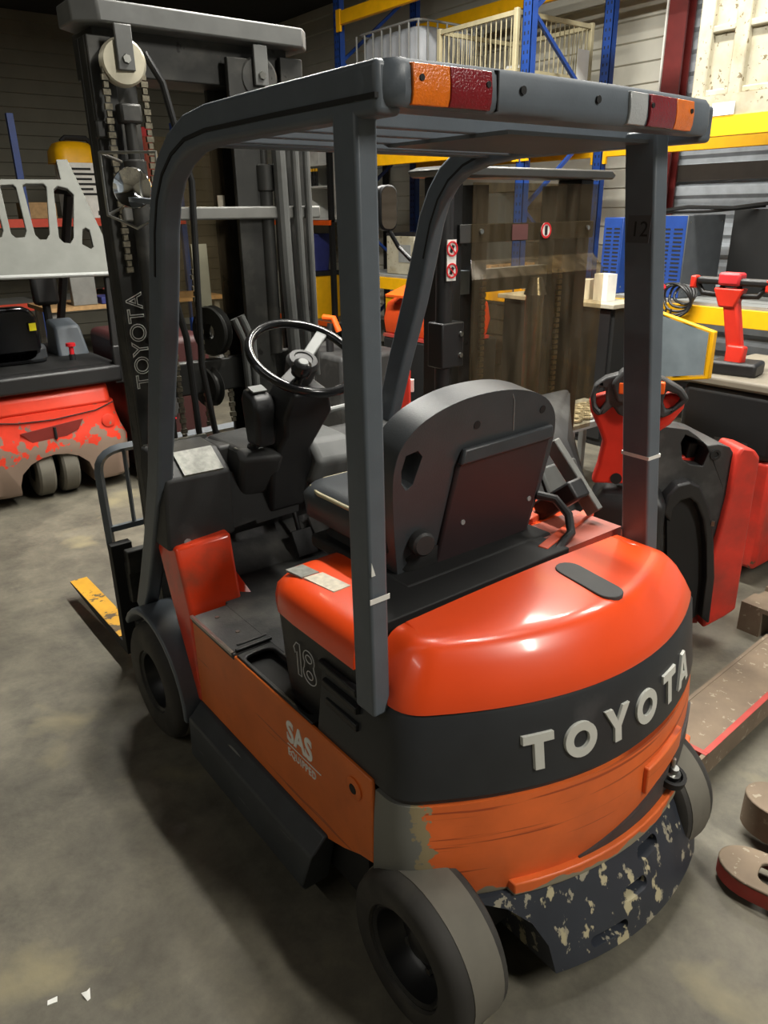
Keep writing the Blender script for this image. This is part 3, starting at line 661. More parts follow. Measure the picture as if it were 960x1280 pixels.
# --- mast
MY = 1.90
def chan(x0, x1, y0, y1, z0, z1, mat, nm, open_dir):
    mb = MB(); t_ = .022
    mb.box(x0,x1,y0,y0+t_,z0,z1); mb.box(x0,x1,y1-t_,y1,z0,z1)
    if open_dir > 0: mb.box(x0,x0+t_,y0+t_,y1-t_,z0,z1)
    else: mb.box(x1-t_,x1,y0+t_,y1-t_,z0,z1)
    return obj(nm, mb, mat, FL, bev=.003)
oL = chan(-.428,-.352,MY-.07,MY+.03,.10,2.30,mastm,'outer_mast_channel',1)
oR = chan(.235,.325,MY-.07,MY+.03,.10,2.30,mastm,'outer_mast_channel',-1)
iL = chan(-.34,-.27,MY-.02,MY+.13,.14,2.28,mastm,'inner_mast_channel',1)
iR = chan(.02,.13,MY-.09,MY+.10,.14,2.28,mastm,'inner_mast_channel',-1)
topo = [(-.465,1.83),(-.40,1.78),(.30,1.78),(.345,1.83),(.345,1.95),(.30,2.0),(-.40,2.0),(-.465,1.95)]
obj('mast_top_bar', MB().prism(topo,'z',2.325,2.385), mastg, FL, bev=.006)
obj('mast_top_plate', MB().box(-.40,.28,1.86,2.04,2.20,2.33), mastm, FL, bev=.004)
obj('mast_cross_bar', MB().box(-.40,.345,MY-.12,MY-.09,1.780,1.822), mk('dusty bar grey',(116,116,112),.55,var=.15), FL, bev=.006)
obj('mast_cross_bar', MB().box(-.40,.32,MY-.06,MY-.02,1.18,1.30), mastm, FL, bev=.006)
obj('mast_cross_bar', MB().box(-.40,.32,MY-.06,MY-.02,.30,.42), mastm, FL, bev=.006)
for z in (1.60,):
    obj('mast_clamp', MB().box(-.440,-.375,MY-.09,MY-.06,2.02,2.07), mastm, oL, bev=.006)
for x, yy in ((-.345,MY-.12),(.135,MY-.08)):
    obj('lift_cylinder', MB().lathe([(.028,1.3),(.028,1.87),(.035,1.875),(.035,1.955),(.026,1.96),(.018,1.961),(.018,2.10),(.001,2.10)],(x,yy,0),(0,0,1),18), mastm, FL)
    obj('rod_head', MB().box(x-.034,x+.034,yy-.026,yy+.026,2.06,2.115), mastm, FL, bev=.008)
    sv = obj('chain_sheave', MB().lathe([(.060,-.020),(.066,-.016),(.056,-.008),(.056,.008),(.066,.016),(.060,.020),(.020,.020),(.020,-.020)],(x,yy,2.225),(0.12,1,0),30,closed=True), mk('worn ring',(186,180,160),.35,.5,var=.2) if x<0 else mastm, FL)
    obj('sheave_bracket', MB().box(x-.026,x+.026,yy-.034,yy-.022,2.20,2.32), mastg, sv, bev=.003)
    obj('sheave_bolt', MB().lathe([(.014,0),(.012,.008),(.001,.008)],(x,yy-.034,2.23),(0,-1,0),6), metal, sv)
def chain(pts, nm='lift_chain'):
    mb = MB(); path = [Vector(p) for p in pts]
    tot = sum((path[i+1]-path[i]).length for i in range(len(path)-1)); n = int(tot/.019); k = 0
    for i in range(len(path)-1):
        a, b = path[i], path[i+1]; m = max(1,int((b-a).length/.019))
        for j in range(m):
            c0 = a.lerp(b,j/m); c1 = a.lerp(b,(j+.82)/m); mb.bar(c0,c1,.022 if k%2 else .014,.012,up=(0,1,0)); k += 1
    return obj(nm, mb, chainm, FL)
chain([(-.405,MY-.12,2.21),(-.400,MY-.10,1.9),(-.395,MY-.09,1.62)])
chain([(-.282,MY-.11,2.20),(-.280,MY-.10,1.8),(-.275,MY-.10,.9)])
chain([(-.155,MY-.05,1.62),(-.15,MY-.05,1.05)])
chain([(-.06,MY-.05,1.46),(-.05,MY-.05,1.05)])
obj('chain_sheave', MB().lathe([(.085,-.02),(.09,-.014),(.075,-.006),(.075,.006),(.09,.014),(.085,.02),(.03,.02),(.03,-.02)],(-.10,MY-.04,1.40),(1,.3,0),28,closed=True), mastm, FL)
obj('hose_sheave', MB().lathe([(.07,-.02),(.075,-.014),(.06,-.006),(.06,.006),(.075,.014),(.07,.02),(.02,.02),(.02,-.02)],(-.14,MY-.05,1.20),(1,.2,0),26,closed=True), mastm, FL)
for pts, r in (([(-.265,MY-.10,2.26),(-.225,MY-.12,2.18),(-.19,MY-.12,2.02),(-.16,MY-.12,1.9),(-.20,MY-.14,1.3),(-.17,MY-.14,1.02)],.011), ([(.175,MY-.12,2.15),(.185,MY-.12,1.6),(.21,MY-.12,1.0)],.024), ([(.235,MY-.13,2.1),(.245,MY-.13,1.5),(.27,MY-.13,1.0)],.015), ([(.285,MY-.13,2.05),(.29,MY-.13,1.2)],.013), ([(-.03,MY-.08,1.44),(.0,MY-.09,1.36),(.01,MY-.09,1.05)],.014), ([(.0,MY-.08,1.45),(.03,MY-.10,1.36),(.035,MY-.10,1.05)],.014), ([(-.30,MY-.15,1.66),(-.25,MY-.15,1.40),(-.24,MY-.15,1.02)],.012)):
    obj('hydraulic_hose', MB().tube(pts,r), hose if r < .0125 else mastg, FL)
ms = obj('mast_shield', MB().box(-.26,.02,MY+.0,MY+.006,1.45,2.04), clear, FL)
obj('capacity_strip', MB().box(-.135,-.075,MY-.006,MY-.002,1.44,1.70), mk('tape strip',(150,146,124),.6), ms)
obj('warning_sticker', MB().box(-.015,.012,MY-.006,MY-.002,1.80,1.86), decal, ms)
text('mast_lettering','TOYOTA',.078,white,FL,(-.362,MY-.0715,1.235),(0,0,1),(-1,0,0),outline=.0017,sx=1.0)
obj('warning_sticker', MB().box(-.492,-.484,1.235,1.252,1.60,1.72), decal, railL)
# lower mast: tilt cylinder cover, carriage, load backrest, forks
obj('carriage_bar', MB().box(-.47,.42,2.06,2.10,.44,.54), mastm, FL, bev=.006)
obj('carriage_bar', MB().box(-.47,.42,2.06,2.10,.12,.22), mastm, FL, bev=.006)
obj('carriage_plate', MB().box(-.34,.28,2.02,2.06,.14,.60), mastm, FL, bev=.006)
br = MB(); br.tube([(-.475,2.17,.20),(-.492,2.17,.55),(-.495,2.17,.84)]+bez((-.495,2.17,.86),(-.49,2.17,.935),(-.40,2.17,.94),5)+[(0,2.17,.94)]+bez((.33,2.17,.94),(.42,2.17,.935),(.425,2.17,.86),5)+[(.42,2.17,.20)],.018,4)
brO = obj('load_backrest', br, dark, FL, smooth=20)
for x in (-.385,-.25,-.11,.03,.17,.30): obj('backrest_bar', MB().tube([(x,2.17,.61),(x,2.17,.93)],.009,4), dark, brO)
obj('backrest_bar', MB().bar((-.49,2.17,.61),(.42,2.17,.61),.02,.022), dark, brO)
obj('backrest_bracket', MB().box(-.47,-.36,2.08,2.16,.30,.48), mastm, brO, bev=.006)
for x in (-.47,.33):
    fk = obj('fork', MB().prism([(2.11,.055),(2.50,.062),(2.90,.085),(2.90,.090),(2.50,.098),(2.16,.098),(2.155,.56),(2.11,.56)],'x',x-.043,x+.043), under, FL, bev=.003)
    obj('fork_face', MB().prism([(2.20,.0985),(2.50,.0985),(2.895,.0905),(2.90,.0925),(2.50,.102),(2.20,.102)],'x',x-.041,x+.041), forkm, fk)
# head lamp with wire guard on the left front leg
hl = obj('head_lamp', MB().lathe([(.001,-.05),(.035,-.045),(.052,-.02),(.055,.0),(.052,.006),(.03,-.006),(.001,-.012)],(-.47,1.50,1.87),(-.55,-.85,0),26), chrome, FL)
obj('lamp_bracket', MB().bar((-.50,1.26,1.83),(-.47,1.50,1.84),.03,.012), dark, hl)
wr = MB(); q0 = Vector((-.52,1.42,1.87))
for dx, dz in ((0,0),):
    wr.tube([(-.56,1.47,1.955),(-.56,1.47,1.80),(-.50,1.42,1.765),(-.44,1.38,1.80),(-.44,1.38,1.955),(-.56,1.47,1.955)],.0045,8)
    wr.tube([(-.56,1.47,1.80),(-.49,1.54,1.82)],.0045,8); wr.tube([(-.56,1.47,1.955),(-.47,1.56,1.94)],.0045,8)
obj('lamp_guard', wr, metal, hl)
# mirror on the right front leg
mr = obj('mirror', MB().loft([[(x,1.47+(.0 if k else .03),z) for x,z in rrect(.385,.465,1.735,1.885,.03,4)] for k in (0,1)]), black, FL, bev=.006)
obj('mirror_glass', MB().loft([[(x,1.4695-.001*k,z) for x,z in rrect(.392,.458,1.742,1.878,.026,4)] for k in (0,1)]), mirror_m, mr)
obj('mirror_arm', MB().tube([(.43,1.48,1.74),(.46,1.46,1.68),(.465,1.40,1.64)],.008), black, mr)
# ================================================================== pallet rack along the right wall
RX, RB = 4.0, 5.05
rack = root('pallet_rack','blue and yellow pallet rack along the right wall','rack',(4.5,2.8,0))
for y in (1.40,4.16,6.86):
    for x in (RX,RB):
        mb = MB(); mb.box(x,x+.006,y-.05,y+.05,0,4.2); mb.box(x,x+.07,y-.05,y-.044,0,4.2); mb.box(x,x+.07,y+.044,y+.05,0,4.2)
        up = obj('rack_upright', mb, blue, rack)
        hm = MB()
        for k in range(58):
            for dy in (-.02,.02): hm.box(x-.001,x+.001,y+dy-.006,y+dy+.006,.2+.068*k,.225+.068*k)
        obj('upright_holes', hm, under, up, kind='stuff')
    z = .3; k = 0
    while z < 3.6:
        a_, b2 = ((RX+.06,y,z),(RB,y,z+.75)) if k%2 == 0 else ((RB,y,z),(RX+.06,y,z+.75))
        obj('rack_brace', MB().bar(a_,b2,.03,.03), blue, rack); z += .75; k += 1
for y0, y1 in ((1.45,4.11),(4.21,6.81)):
    for x, zz in ((RX-.01,(1.00,2.245,3.62)),(RB+.02,(1.00,2.245,3.62))):
        for z in zz:
            bm_ = obj('rack_beam', MB().prism([(x,z),(x+.05,z),(x+.05,z+.10),(x+.03,z+.125),(x,z+.125)],'y',y0,y1), yellow, rack, bev=.004)
            for yy in (y0,y1): obj('beam_connector', MB().box(x-.006,x+.02,yy-.035,yy+.035,z-.06,z+.14), yellow, bm_)
    for z in (1.126,):
        for k in range(5):
            xx = RX+.02+k*.2; obj('deck_board', MB().box(xx,xx+.17,y0+.02,y1-.02,z,z+.022), greyd, rack)
    if y0 > 4:
        for k in range(5):
            xx = RX+.02+k*.2; obj('deck_board', MB().box(xx,xx+.17,y0+.02,y1-.02,2.372,2.39), wood, rack)
# milky tank in its cage on the upper level
ib = root('bulk_liquid_tank','milky white liquid tank in a grey bar cage on the upper rack level','tank',(4.55,6.2,2.39))
obj('tank_bottle', MB().loft([[(x,y,z) for x,y in rrect(4.12+i,4.94-i,5.66+i,6.62-i,.12,5)] for z,i in ((2.52,.03),(2.56,0),(3.40,0),(3.46,.03),(3.48,.10))]), ibcm, ib, smooth=50)
obj('tank_pallet', MB().box(4.08,4.98,5.62,6.66,2.39,2.51), wood, ib)
cagex = (4.10,4.96); cagey = (5.64,6.64)
for k in range(8):
    y = cagey[0]+(cagey[1]-cagey[0])*k/7
    for x in cagex: obj('cage_bar', MB().tube([(x,y,2.51),(x,y,3.50)],.010,6), greyd, ib)
for k in range(1,7):
    x = cagex[0]+(cagex[1]-cagex[0])*k/7
    for y in cagey: obj('cage_bar', MB().tube([(x,y,2.51),(x,y,3.50)],.010,6), greyd, ib)
for z in (2.75,3.1,3.50):
    obj('cage_ring', MB().tube([(x,y,z) for x,y in rrect(cagex[0],cagex[1],cagey[0],cagey[1],.1,4)],.012,6,closed=True), greyd, ib)
# wire mesh stillage
ws = root('mesh_stillage','cream painted wire mesh stillage on the upper rack level','cage',(4.52,4.85,2.39))
X0,X1,Y0,Y1,Z0,Z1 = 4.03,5.0,4.30,5.25,2.391,3.34
for x in (X0,X1):
    for y in (Y0,Y1): obj('corner_post', MB().box(x-.02,x+.02,y-.02,y+.02,Z0,Z1), cream, ws, bev=.003)
for z in (Z0+.02,Z0+.5,Z1-.03):
    for a_, b2 in (((X0,Y0),(X1,Y0)),((X0,Y1),(X1,Y1)),((X0,Y0),(X0,Y1)),((X1,Y0),(X1,Y1))):
        obj('mesh_rail', MB().bar(a_+(z,),b2+(z,),.03,.035), cream, ws)
for k in range(1,16):
    t_ = k/16
    for p_ in ((X0,Y0+(Y1-Y0)*t_),(X1,Y0+(Y1-Y0)*t_),(X0+(X1-X0)*t_,Y0),(X0+(X1-X0)*t_,Y1)):
        obj('mesh_wire', MB().tube([p_+(Z0,),p_+(Z1-.02,)],.005,5), cream, ws)
obj('mesh_floor', MB().box(X0,X1,Y0,Y1,Z0-.0005,Z0+.012), cream, ws)
obj('paper_sheet', MB().box(4.80,4.96,4.272,4.276,2.85,3.12), white, ws)
pf = MB()
for k in range(12):
    pf.obox((4.30+.3*random.random(),4.55+.4*random.random(),2.56+.35*random.random()),(.2,.16,.12),(random.random(),random.random(),random.random()))
tag(obj('plastic_wrap', pf, mk('crumpled film',(196,196,192),.3,var=.2)),'crumpled clear film heaped inside the mesh stillage','packaging')['kind'] = 'stuff'
# beige ribbed bulk box
bb = root('bulk_box','dirty beige ribbed plastic bulk box on the upper rack level','box',(4.6,2.1,2.39))
by0, by1, bz0, bz1 = 1.62,2.62,2.50,3.35
obj('box_body', MB().box(4.08,5.0,by0+.04,by1-.04,bz0,bz1), beige, bb, bev=.02)
for y in (by0,1.95,2.26,by1-.10):
    obj('box_rib', MB().box(4.03,4.10,y,y+.10,2.3705,bz1), beige, bb, bev=.012)
for z in (2.50,2.88,3.27): obj('box_band', MB().box(4.045,4.10,by0,by1,z,z+.045), beige, bb, bev=.01)
for k in range(9): obj('box_tooth', MB().box(4.05,4.09,by0+.13+.09*k,by0+.15+.09*k,2.47,2.51), beige, bb)
for x in (4.0,4.5,5.06):
    obj('box_foot', MB().box(x,x+.09,by0,by1,2.3705,2.50), beige, bb)
tag(obj('paper_label', MB().box(3.985,3.99,2.26,2.42,2.372,2.45), white),'small white paper slip stuck above the yellow beam','paper')
# chargers on the lower deck
def charger(name, label, y0, y1, x0, x1, z1, side):
    r = root(name, label, 'charger', ((x0+x1)/2,(y0+y1)/2,1.15), group='battery chargers on the rack')
    obj('housing', MB().box(x0,x1,y0,y1,1.15,z1), side, r, bev=.006)
    obj('front_panel', MB().box(x0-.006,x0,y0+.005,y1-.005,1.155,z1-.005), blue, r)
    for k in range(14):
        z = 1.25+.03*k
        for a_, b2 in ((.12,.42),(.55,.85)): obj('vent_slot', MB().box(x0-.0075,x0-.006,y0+(y1-y0)*a_,y0+(y1-y0)*b2,z,z+.012), under, r)
    for xx in (x0+.04,x1-.04):
        for z in (1.2,z1-.05): obj('screw', MB().lathe([(.008,0),(.001,.004)],(xx,y0,z),(0,-1,0),8), metal, r)
charger('battery_charger','blue battery charger with louvred front and grey side beside the right guard post',2.56,2.80,4.10,4.62,1.745,mk('charger grey',(86,90,94),.5))
charger('battery_charger','narrow blue battery charger next to the white cartons on the rack',3.12,3.30,4.10,4.60,1.73,blue)
kc = root('black_cabinet','tall black equipment cabinet behind the blue charger','cabinet',(4.85,2.3,1.15))
obj('cabinet_body', MB().box(4.66,5.0,2.05,2.52,1.15,1.78), under, kc, bev=.006)
obj('cabinet_door', MB().box(4.68,4.98,2.042,2.05,1.17,1.76), black, kc, bev=.003)
cbp = [P(840,268,x=4.3)]
cb = MB(); cb.tube([(4.2,2.9,1.77),(4.3,2.7,1.80),(4.5,2.45,1.79),(4.75,2.2,1.83),(4.85,2.1,1.80)],.014,6); cb.tube([(4.15,3.0,1.76),(4.4,2.6,1.765),(4.7,2.3,1.80)],.010,6)
tag(obj('loose_cable', cb, hose),'grey cables lying across the top of the charger','cable')
# white cartons
for (y,z,sx,sz,rz,lb_) in ((3.22,1.126,.14,.15,.3,'white carton at the end of the pale worktop beside the clear mast screen'),(3.02,1.126,.10,.20,-.1,'taller white carton beside the narrow blue charger')):
    tag(obj('carton', MB().obox((3.80,y,z+sz/2),(sx,.14,sz),(0,0,rz)), cardb),lb_,'box')
# black cabinet with a pale worktop, in front of the lower beam
kb = root('dark_cabinet','black steel cabinet with a pale worktop in front of the rack','cabinet',(3.8,3.3,0))
obj('cabinet_body', MB().box(3.66,3.96,2.80,3.95,.0,1.09), under, kb)
obj('worktop', MB().box(3.60,3.97,2.78,3.98,1.09,1.125), mk('pale worktop',(170,164,146),.6), kb, bev=.005)
obj('cabinet_door', MB().box(3.64,3.66,2.83,3.20,.06,1.07), black, kb); obj('cabinet_door', MB().box(3.64,3.66,3.22,3.92,.06,1.07), under, kb)
obj('door_trim', MB().tube([(3.635,3.24,.10),(3.635,3.24,1.05)],.008,6), dark, kb); obj('door_trim', MB().tube([(3.635,3.32,.10),(3.635,3.32,1.05)],.008,6), dark, kb)
obj('cabinet_tag', MB().box(3.635,3.64,3.40,3.46,.94,.98), greyd, kb)
obj('door_cable', MB().tube([(3.63,3.56,.56),(3.60,3.58,.72),(3.60,3.64,.74),(3.62,3.66,.54)],.016,8), hose, kb)
# coiled cable with red and white plug hanging by the lower beam
ck = root('charging_cable','coiled black charging cable with a red and white plug hanging at the rack','cable',(3.93,2.45,1.1))
for k in range(5):
    r_ = .085+.018*k; c_ = Vector((3.955-.012*k,2.42+.02*k,1.20-.012*k))
    obj('cable_coil', MB().tube([c_+Vector((.015*math.sin(3*q+k),r_*math.cos(q),r_*.8*math.sin(q))) for q in [2*PI*i/24 for i in range(24)]],.010,6,closed=True), hose, ck)
pa, pb = Vector((3.80,2.60,1.16)), Vector((3.78,2.50,1.27))
obj('plug_body', MB().tube([pa,pa.lerp(pb,.55)],.030,12), white, ck); obj('plug_cap', MB().tube([pa.lerp(pb,.5),pb],[.034,.026],12), mk('plug red',(186,30,40),.4), ck)
obj('cable_drop', MB().tube([(3.86,2.50,1.1),(3.85,2.53,.95),(3.86,2.50,.80)],.008,6), hose, ck); obj('cable_drop', MB().tube([(3.86,2.46,1.1),(3.85,2.47,.95),(3.86,2.45,.82)],.008,6), hose, ck)
# ================================================================== stacker with clear mast screen
ST = root('pallet_stacker','black mast stacker with a smoky clear screen and red tiller behind the seat','stacker',(1.4,1.5,0))
SY = 1.70
def sx(u, v=300): return P(u,v,y=SY).x
xl, xr = sx(552,220), sx(748,220)
obj('top_rail', MB().prism([(xl-.03,1.925),(xr+.04,1.925),(xr+.06,1.945),(xr+.03,1.965),(xl,1.965),(xl-.05,1.95)],'y',SY-.06,SY+.16), mk('top rail dark',(70,70,68),.35,.3), ST, bev=.008)
obj('mast_channel', MB().box(xl+.03,xl+.12,SY,SY+.14,.06,1.925), black, ST, bev=.004)
obj('mast_channel', MB().box(xr-.12,xr-.03,SY,SY+.14,.06,1.925), black, ST, bev=.004)
obj('lift_cylinder', MB().tube([(xl-.005,SY-.03,.12),(xl-.005,SY-.03,1.88)],.035,16), black, ST, smooth=60)
obj('cylinder_clamp', MB().box(xl-.05,xl+.075,SY-.075,SY+.02,1.17,1.36), black, ST, bev=.006)
for z in (1.22,1.31): obj('clamp_bolt', MB().lathe([(.012,0),(.010,.008),(.001,.008)],(xl+.055,SY-.075,z),(0,-1,0),10), metal, ST)
stk = obj('warning_sticker', MB().box(xl-.028,xl+.022,SY-.072,SY-.066,1.53,1.69), white, ST)
for z in (1.655,1.57):
    obj('ban_ring', MB().lathe([(.030,0),(.030,.003),(.024,.003),(.024,0)],(xl-.003,SY-.073,z),(0,-1,0),22,closed=True), sign_red, stk)
    obj('ban_figure', MB().obox((xl-.003,SY-.074,z),(.014,.002,.03),(0,.5,0)), under, stk); obj('ban_slash', MB().obox((xl-.003,SY-.0755,z),(.005,.002,.05),(0,-.75,0)), sign_red, stk)
scp = [(575,245),(743,237),(738,332),(728,505),(585,510),(577,345)]
s_in = xl+.15; s_out = xr-.03
scr = MB().loft([[(s_in,SY-.03,1.80),(s_out,SY-.03,1.80),(s_out,SY-.026,1.80),(s_in,SY-.026,1.80)],[(s_in,SY-.03,1.62),(s_out,SY-.03,1.62),(s_out,SY-.026,1.62),(s_in,SY-.026,1.62)],[(s_in-.06,SY-.11,1.54),(s_out,SY-.11,1.54),(s_out,SY-.106,1.54),(s_in-.06,SY-.106,1.54)],[(s_in-.06,SY-.11,.75),(s_out,SY-.11,.75),(s_out,SY-.106,.75),(s_in-.06,SY-.106,.75)]])
scr = MB().loft([[(s_in,SY-.03,1.905),(s_out,SY-.03,1.905),(s_out,SY-.026,1.905),(s_in,SY-.026,1.905)],[(s_in,SY-.03,1.60),(s_out,SY-.03,1.60),(s_out,SY-.026,1.60),(s_in,SY-.026,1.60)],[(s_in-.07,SY-.11,1.53),(s_out-.01,SY-.11,1.53),(s_out-.01,SY-.106,1.53),(s_in-.07,SY-.106,1.53)],[(s_in-.07,SY-.11,.75),(s_out-.01,SY-.11,.75),(s_out-.01,SY-.106,.75),(s_in-.07,SY-.106,.75)]])
sco = obj('mast_screen', scr, clear, ST, smooth=20)
obj('screen_brace', MB().box(xl+.09,xr-.03,SY-.020,SY,1.67,1.745), mk('brace dark',(58,57,55),.5), ST, bev=.003)
for x in (s_in+.05,s_out-.06): obj('brace_bolt', MB().lathe([(.012,0),(.010,.008),(.001,.008)],(x,SY-.031,1.715),(0,-1,0),10), metal, sco)
xb = (s_in+s_out)/2+.05
dsk = obj('ban_sticker', MB().lathe([(.034,0),(.034,.002),(.001,.002)],(xb,SY-.032,1.71),(0,-1,0),24), white, sco)
obj('ban_ring', MB().lathe([(.034,0),(.034,.003),(.026,.003),(.026,0)],(xb,SY-.0335,1.71),(0,-1,0),24,closed=True), sign_red, dsk)
obj('ban_hand', MB().box(xb-.008,xb+.008,SY-.0365,SY-.0345,1.69,1.73), under, dsk)
obj('maker_label', MB().box(s_in+.24,s_in+.34,SY-.0325,SY-.030,1.675,1.74), mk('faint label',(98,62,60),.5), sco)
inr = xl+.30
for x in (s_in+.10,s_out-.20):
    obj('inner_mast', MB().box(x,x+.07,SY+.05,SY+.14,.3,1.9), mastm, ST)
    mb = MB()
    for k in range(40): mb.box(x+.02,x+.045,SY+.02,SY+.035,.5+.026*k,.5+.026*k+.018)
    obj('lift_chain', mb, chainm, ST)
obj('lift_cylinder', MB().tube([(xb+.06,SY+.06,.3),(xb+.06,SY+.06,1.45)],.045,14), metal, ST)
obj('cylinder_head', MB().tube([(xb+.06,SY+.06,1.42),(xb+.06,SY+.06,1.50)],[.055,.03],14), metal, ST)
for z in (.25,1.45): obj('mast_cross', MB().box(xl+.05,xr-.05,SY+.08,SY+.13,z,z+.10), dark, ST)
obj('screen_scribble', MB().tube([(s_in+.05,SY-.112,.98),(s_in+.10,SY-.112,1.08),(s_in+.09,SY-.112,1.0),(s_in+.16,SY-.112,1.05),(s_in+.13,SY-.112,1.0)],.004,5), under, sco)
# body cover and tiller
bodyp = [P(690,520,y=1.30),P(757,500,y=1.25)]
cvr = MB().loft([[(.82,1.02,.10),(1.20,1.02,.10),(1.20,1.55,.10),(.82,1.55,.10)],[(.82,1.04,.62),(1.20,1.04,.62),(1.20,1.55,.62),(.82,1.55,.62)],[(.84,1.20,.90),(1.20,1.20,.88),(1.6,1.55,.95),(.84,1.55,.95)],[(.88,1.35,.98),(1.25,1.35,.96),(1.6,1.55,1.0),(.88,1.55,1.0)]])
bc = obj('body_cover', cvr, blackd, ST, bev=.03, seg=3)
obj('cover_tray', MB().obox((1.04,1.105,.755),(.22,.02,.17),(-.52,0,0)), mk('tray grey',(70,72,70),.6,var=.2), bc, bev=.01)
# tiller: neck and looped head facing the foreground
TV = Vector((.80,.60,0)).normalized()      # the tiller's sideways axis is square to this
TS = Vector((TV.y,-TV.x,0))
tc_ = P(800,540,x=1.12)
def tl(s_, z, f=0): return Vector((tc_.x,tc_.y,0)) + TS*s_ + TV*f + Vector((0,0,z))
z0 = tc_.z
def tq(pts, f=0): return [on_plane(u,v,tc_,TV)+TV*f for u,v in pts]
nk = obj('tiller_neck', MB().plate(tq([(736,498),(738,515),(748,537),(753,552),(746,582),(738,604),(792,606),(800,578),(803,556),(815,546),(838,532),(855,512),(858,498),(840,492),(800,496),(760,492)]),[],TV*.07), lred, ST, bev=.018, seg=4, smooth=60)
obj('handle_loop', MB().plate(tq([(741,512),(738,496),(743,480),(757,470),(775,465),(795,461),(815,464),(835,474),(853,485),(861,497),(852,506),(838,516),(826,521),(815,512),(800,514),(785,521),(772,516),(766,506),(756,515),(747,518)],-.03),[tq([(745,492),(750,482),(757,484),(757,500),(750,511),(745,505)],-.03),tq([(833,487),(845,491),(851,498),(841,508),(832,511),(828,500)],-.03)],TV*.06), blackd, nk, bev=.008, seg=3, smooth=60)
obj('handle_hub', MB().plate(tq([(764,476),(778,460),(800,456),(800,482),(782,502),(770,500)],-.05),[],TV*.08), blackd, nk, bev=.012, seg=3)
for u_ in (778,825): obj('horn_button', MB().obox(on_plane(u_,482,tc_,TV)-TV*.04,(.025,.03,.045),(0,0,.6)), orangep, nk, bev=.006)
obj('neck_hole', MB().lathe([(.022,0),(.022,.004),(.001,.004)],on_plane(770,598,tc_,TV),-TV,14), under, nk)
obj('tiller_boot', MB().loft([[tl(-.16,.06,.0),tl(.14,.06,.0),tl(.14,.06,.26),tl(-.16,.06,.26)],[tl(-.15,z0-.30,.0),tl(.13,z0-.30,.0),tl(.13,z0-.30,.22),tl(-.15,z0-.30,.22)],[tl(-.12,z0-.24,.04),tl(.10,z0-.24,.04),tl(.10,z0-.24,.2),tl(-.12,z0-.24,.2)]]), black, ST, bev=.03, seg=3)
obj('drive_wheel', MB().lathe([(.10,-.03),(.10,.03),(.001,.03)],tl(0,.10,.14),TS,20), rubber, ST)
# ================================================================== red and black ride-on truck at the right
RT = root('powered_pallet_truck','red and black powered pallet truck with arched side and red rear edge, beside the forklift','pallet truck',(1.55,.85,0))
r0 = P(882,785,z=.10); r1 = P(905,772,z=.10)
# frame: a axis along the face toward the right of the photo, b axis away from the camera
AX = Vector((.86,-.50,0)).normalized(); BX = Vector((.50,.86,0)).normalized()
org = Vector((r0.x, r0.y, 0))
def rt(a_, b_q, z): return org + AX*a_ + BX*b_q + Vector((0,0,z))
def rtprism(poly, b0, b1): # poly in (a,z)
    n = len(poly); mb = MB()
    return mb.add([rt(a_,b0,z) for a_,z in poly]+[rt(a_,b1,z) for a_,z in poly],[tuple(range(n))[::-1],tuple(range(n,2*n))]+[(i,(i+1)%n,n+(i+1)%n,n+i) for i in range(n)])
def rq(pts, b=0): return [on_plane(u,v,org,BX)+BX*b for u,v in pts]
obj('red_frame', MB().plate(rq([(879,786),(907,771),(920,762),(951,572),(945,563),(928,560),(921,570),(912,622),(900,668),(889,704),(884,712)]),[],BX*.16), lredw, RT, bev=.012, seg=3)
cvo = obj('black_cover', MB().plate(rq([(800,545),(836,536),(866,540),(877,548),(890,560),(903,558),(918,562),(924,572),(913,622),(900,668),(888,704),(884,730),(874,752),(800,790)],.03),[],BX*.36), blackd, RT, bev=.016, seg=3, smooth=60)
hq = rq([(856,556),(862,546),(884,556),(892,566),(884,586),(868,584),(858,577)],-.2); n_ = len(hq)
carve(cvo, MB().add(hq+[p_+BX*.40 for p_ in hq],[tuple(range(n_))[::-1],tuple(range(n_,2*n_))]+[(i_,(i_+1)%n_,n_+(i_+1)%n_,n_+i_) for i_ in range(n_)]))
h0 = on_plane(872,575,org,BX)
obj('key_switch', MB().obox(h0+BX*.14-Vector((0,0,.03)),(.10,.08,.03),(0,0,-.5)), lred, RT, bev=.008)
obj('button_stalk', MB().obox(on_plane(880,570,org,BX)+BX*.12,(.04,.06,.07),(.2,0,-.5)), black, RT, bev=.006); obj('orange_lever', MB().obox(on_plane(866,560,org,BX)+BX*.12,(.03,.02,.07),(.2,.2,-.5)), orangep, RT, bev=.005)
obj('cover_screw', MB().lathe([(.022,0),(.022,.004),(.012,.004),(.010,-.002),(.001,-.002)],on_plane(899,571,org,BX)+BX*.028,-BX,14), under, RT)
ao = [(826,640),(832,618),(845,604),(860,600),(873,606),(884,632),(890,675),(891,720),(884,778)]; ai = [(836,652),(840,634),(849,624),(860,621),(868,628),(876,648),(880,685),(880,720),(874,770)]
obj('side_arch', MB().plate(rq(ao+ai[::-1],-.02),[],BX*.08), black, RT, bev=.010, seg=3)
obj('arch_well', MB().plate(rq(ai+[(850,790),(836,790)],.015),[],BX*.02), under, RT)
obj('arch_latch', MB().obox(on_plane(888,652,org,BX)-BX*.02,(.012,.012,.02),(0,0,.4)), metal, RT)
obj('truck_chassis', MB().plate(rq([(815,786),(879,786),(879,740),(815,740)],.05),[],BX*.30), redrim, RT)
obj('drive_wheel', MB().lathe([(.11,-.04),(.11,.04),(.001,.04)],Vector((org.x,org.y,.11))-AX*.15+BX*.2,AX,20), rubber, RT)
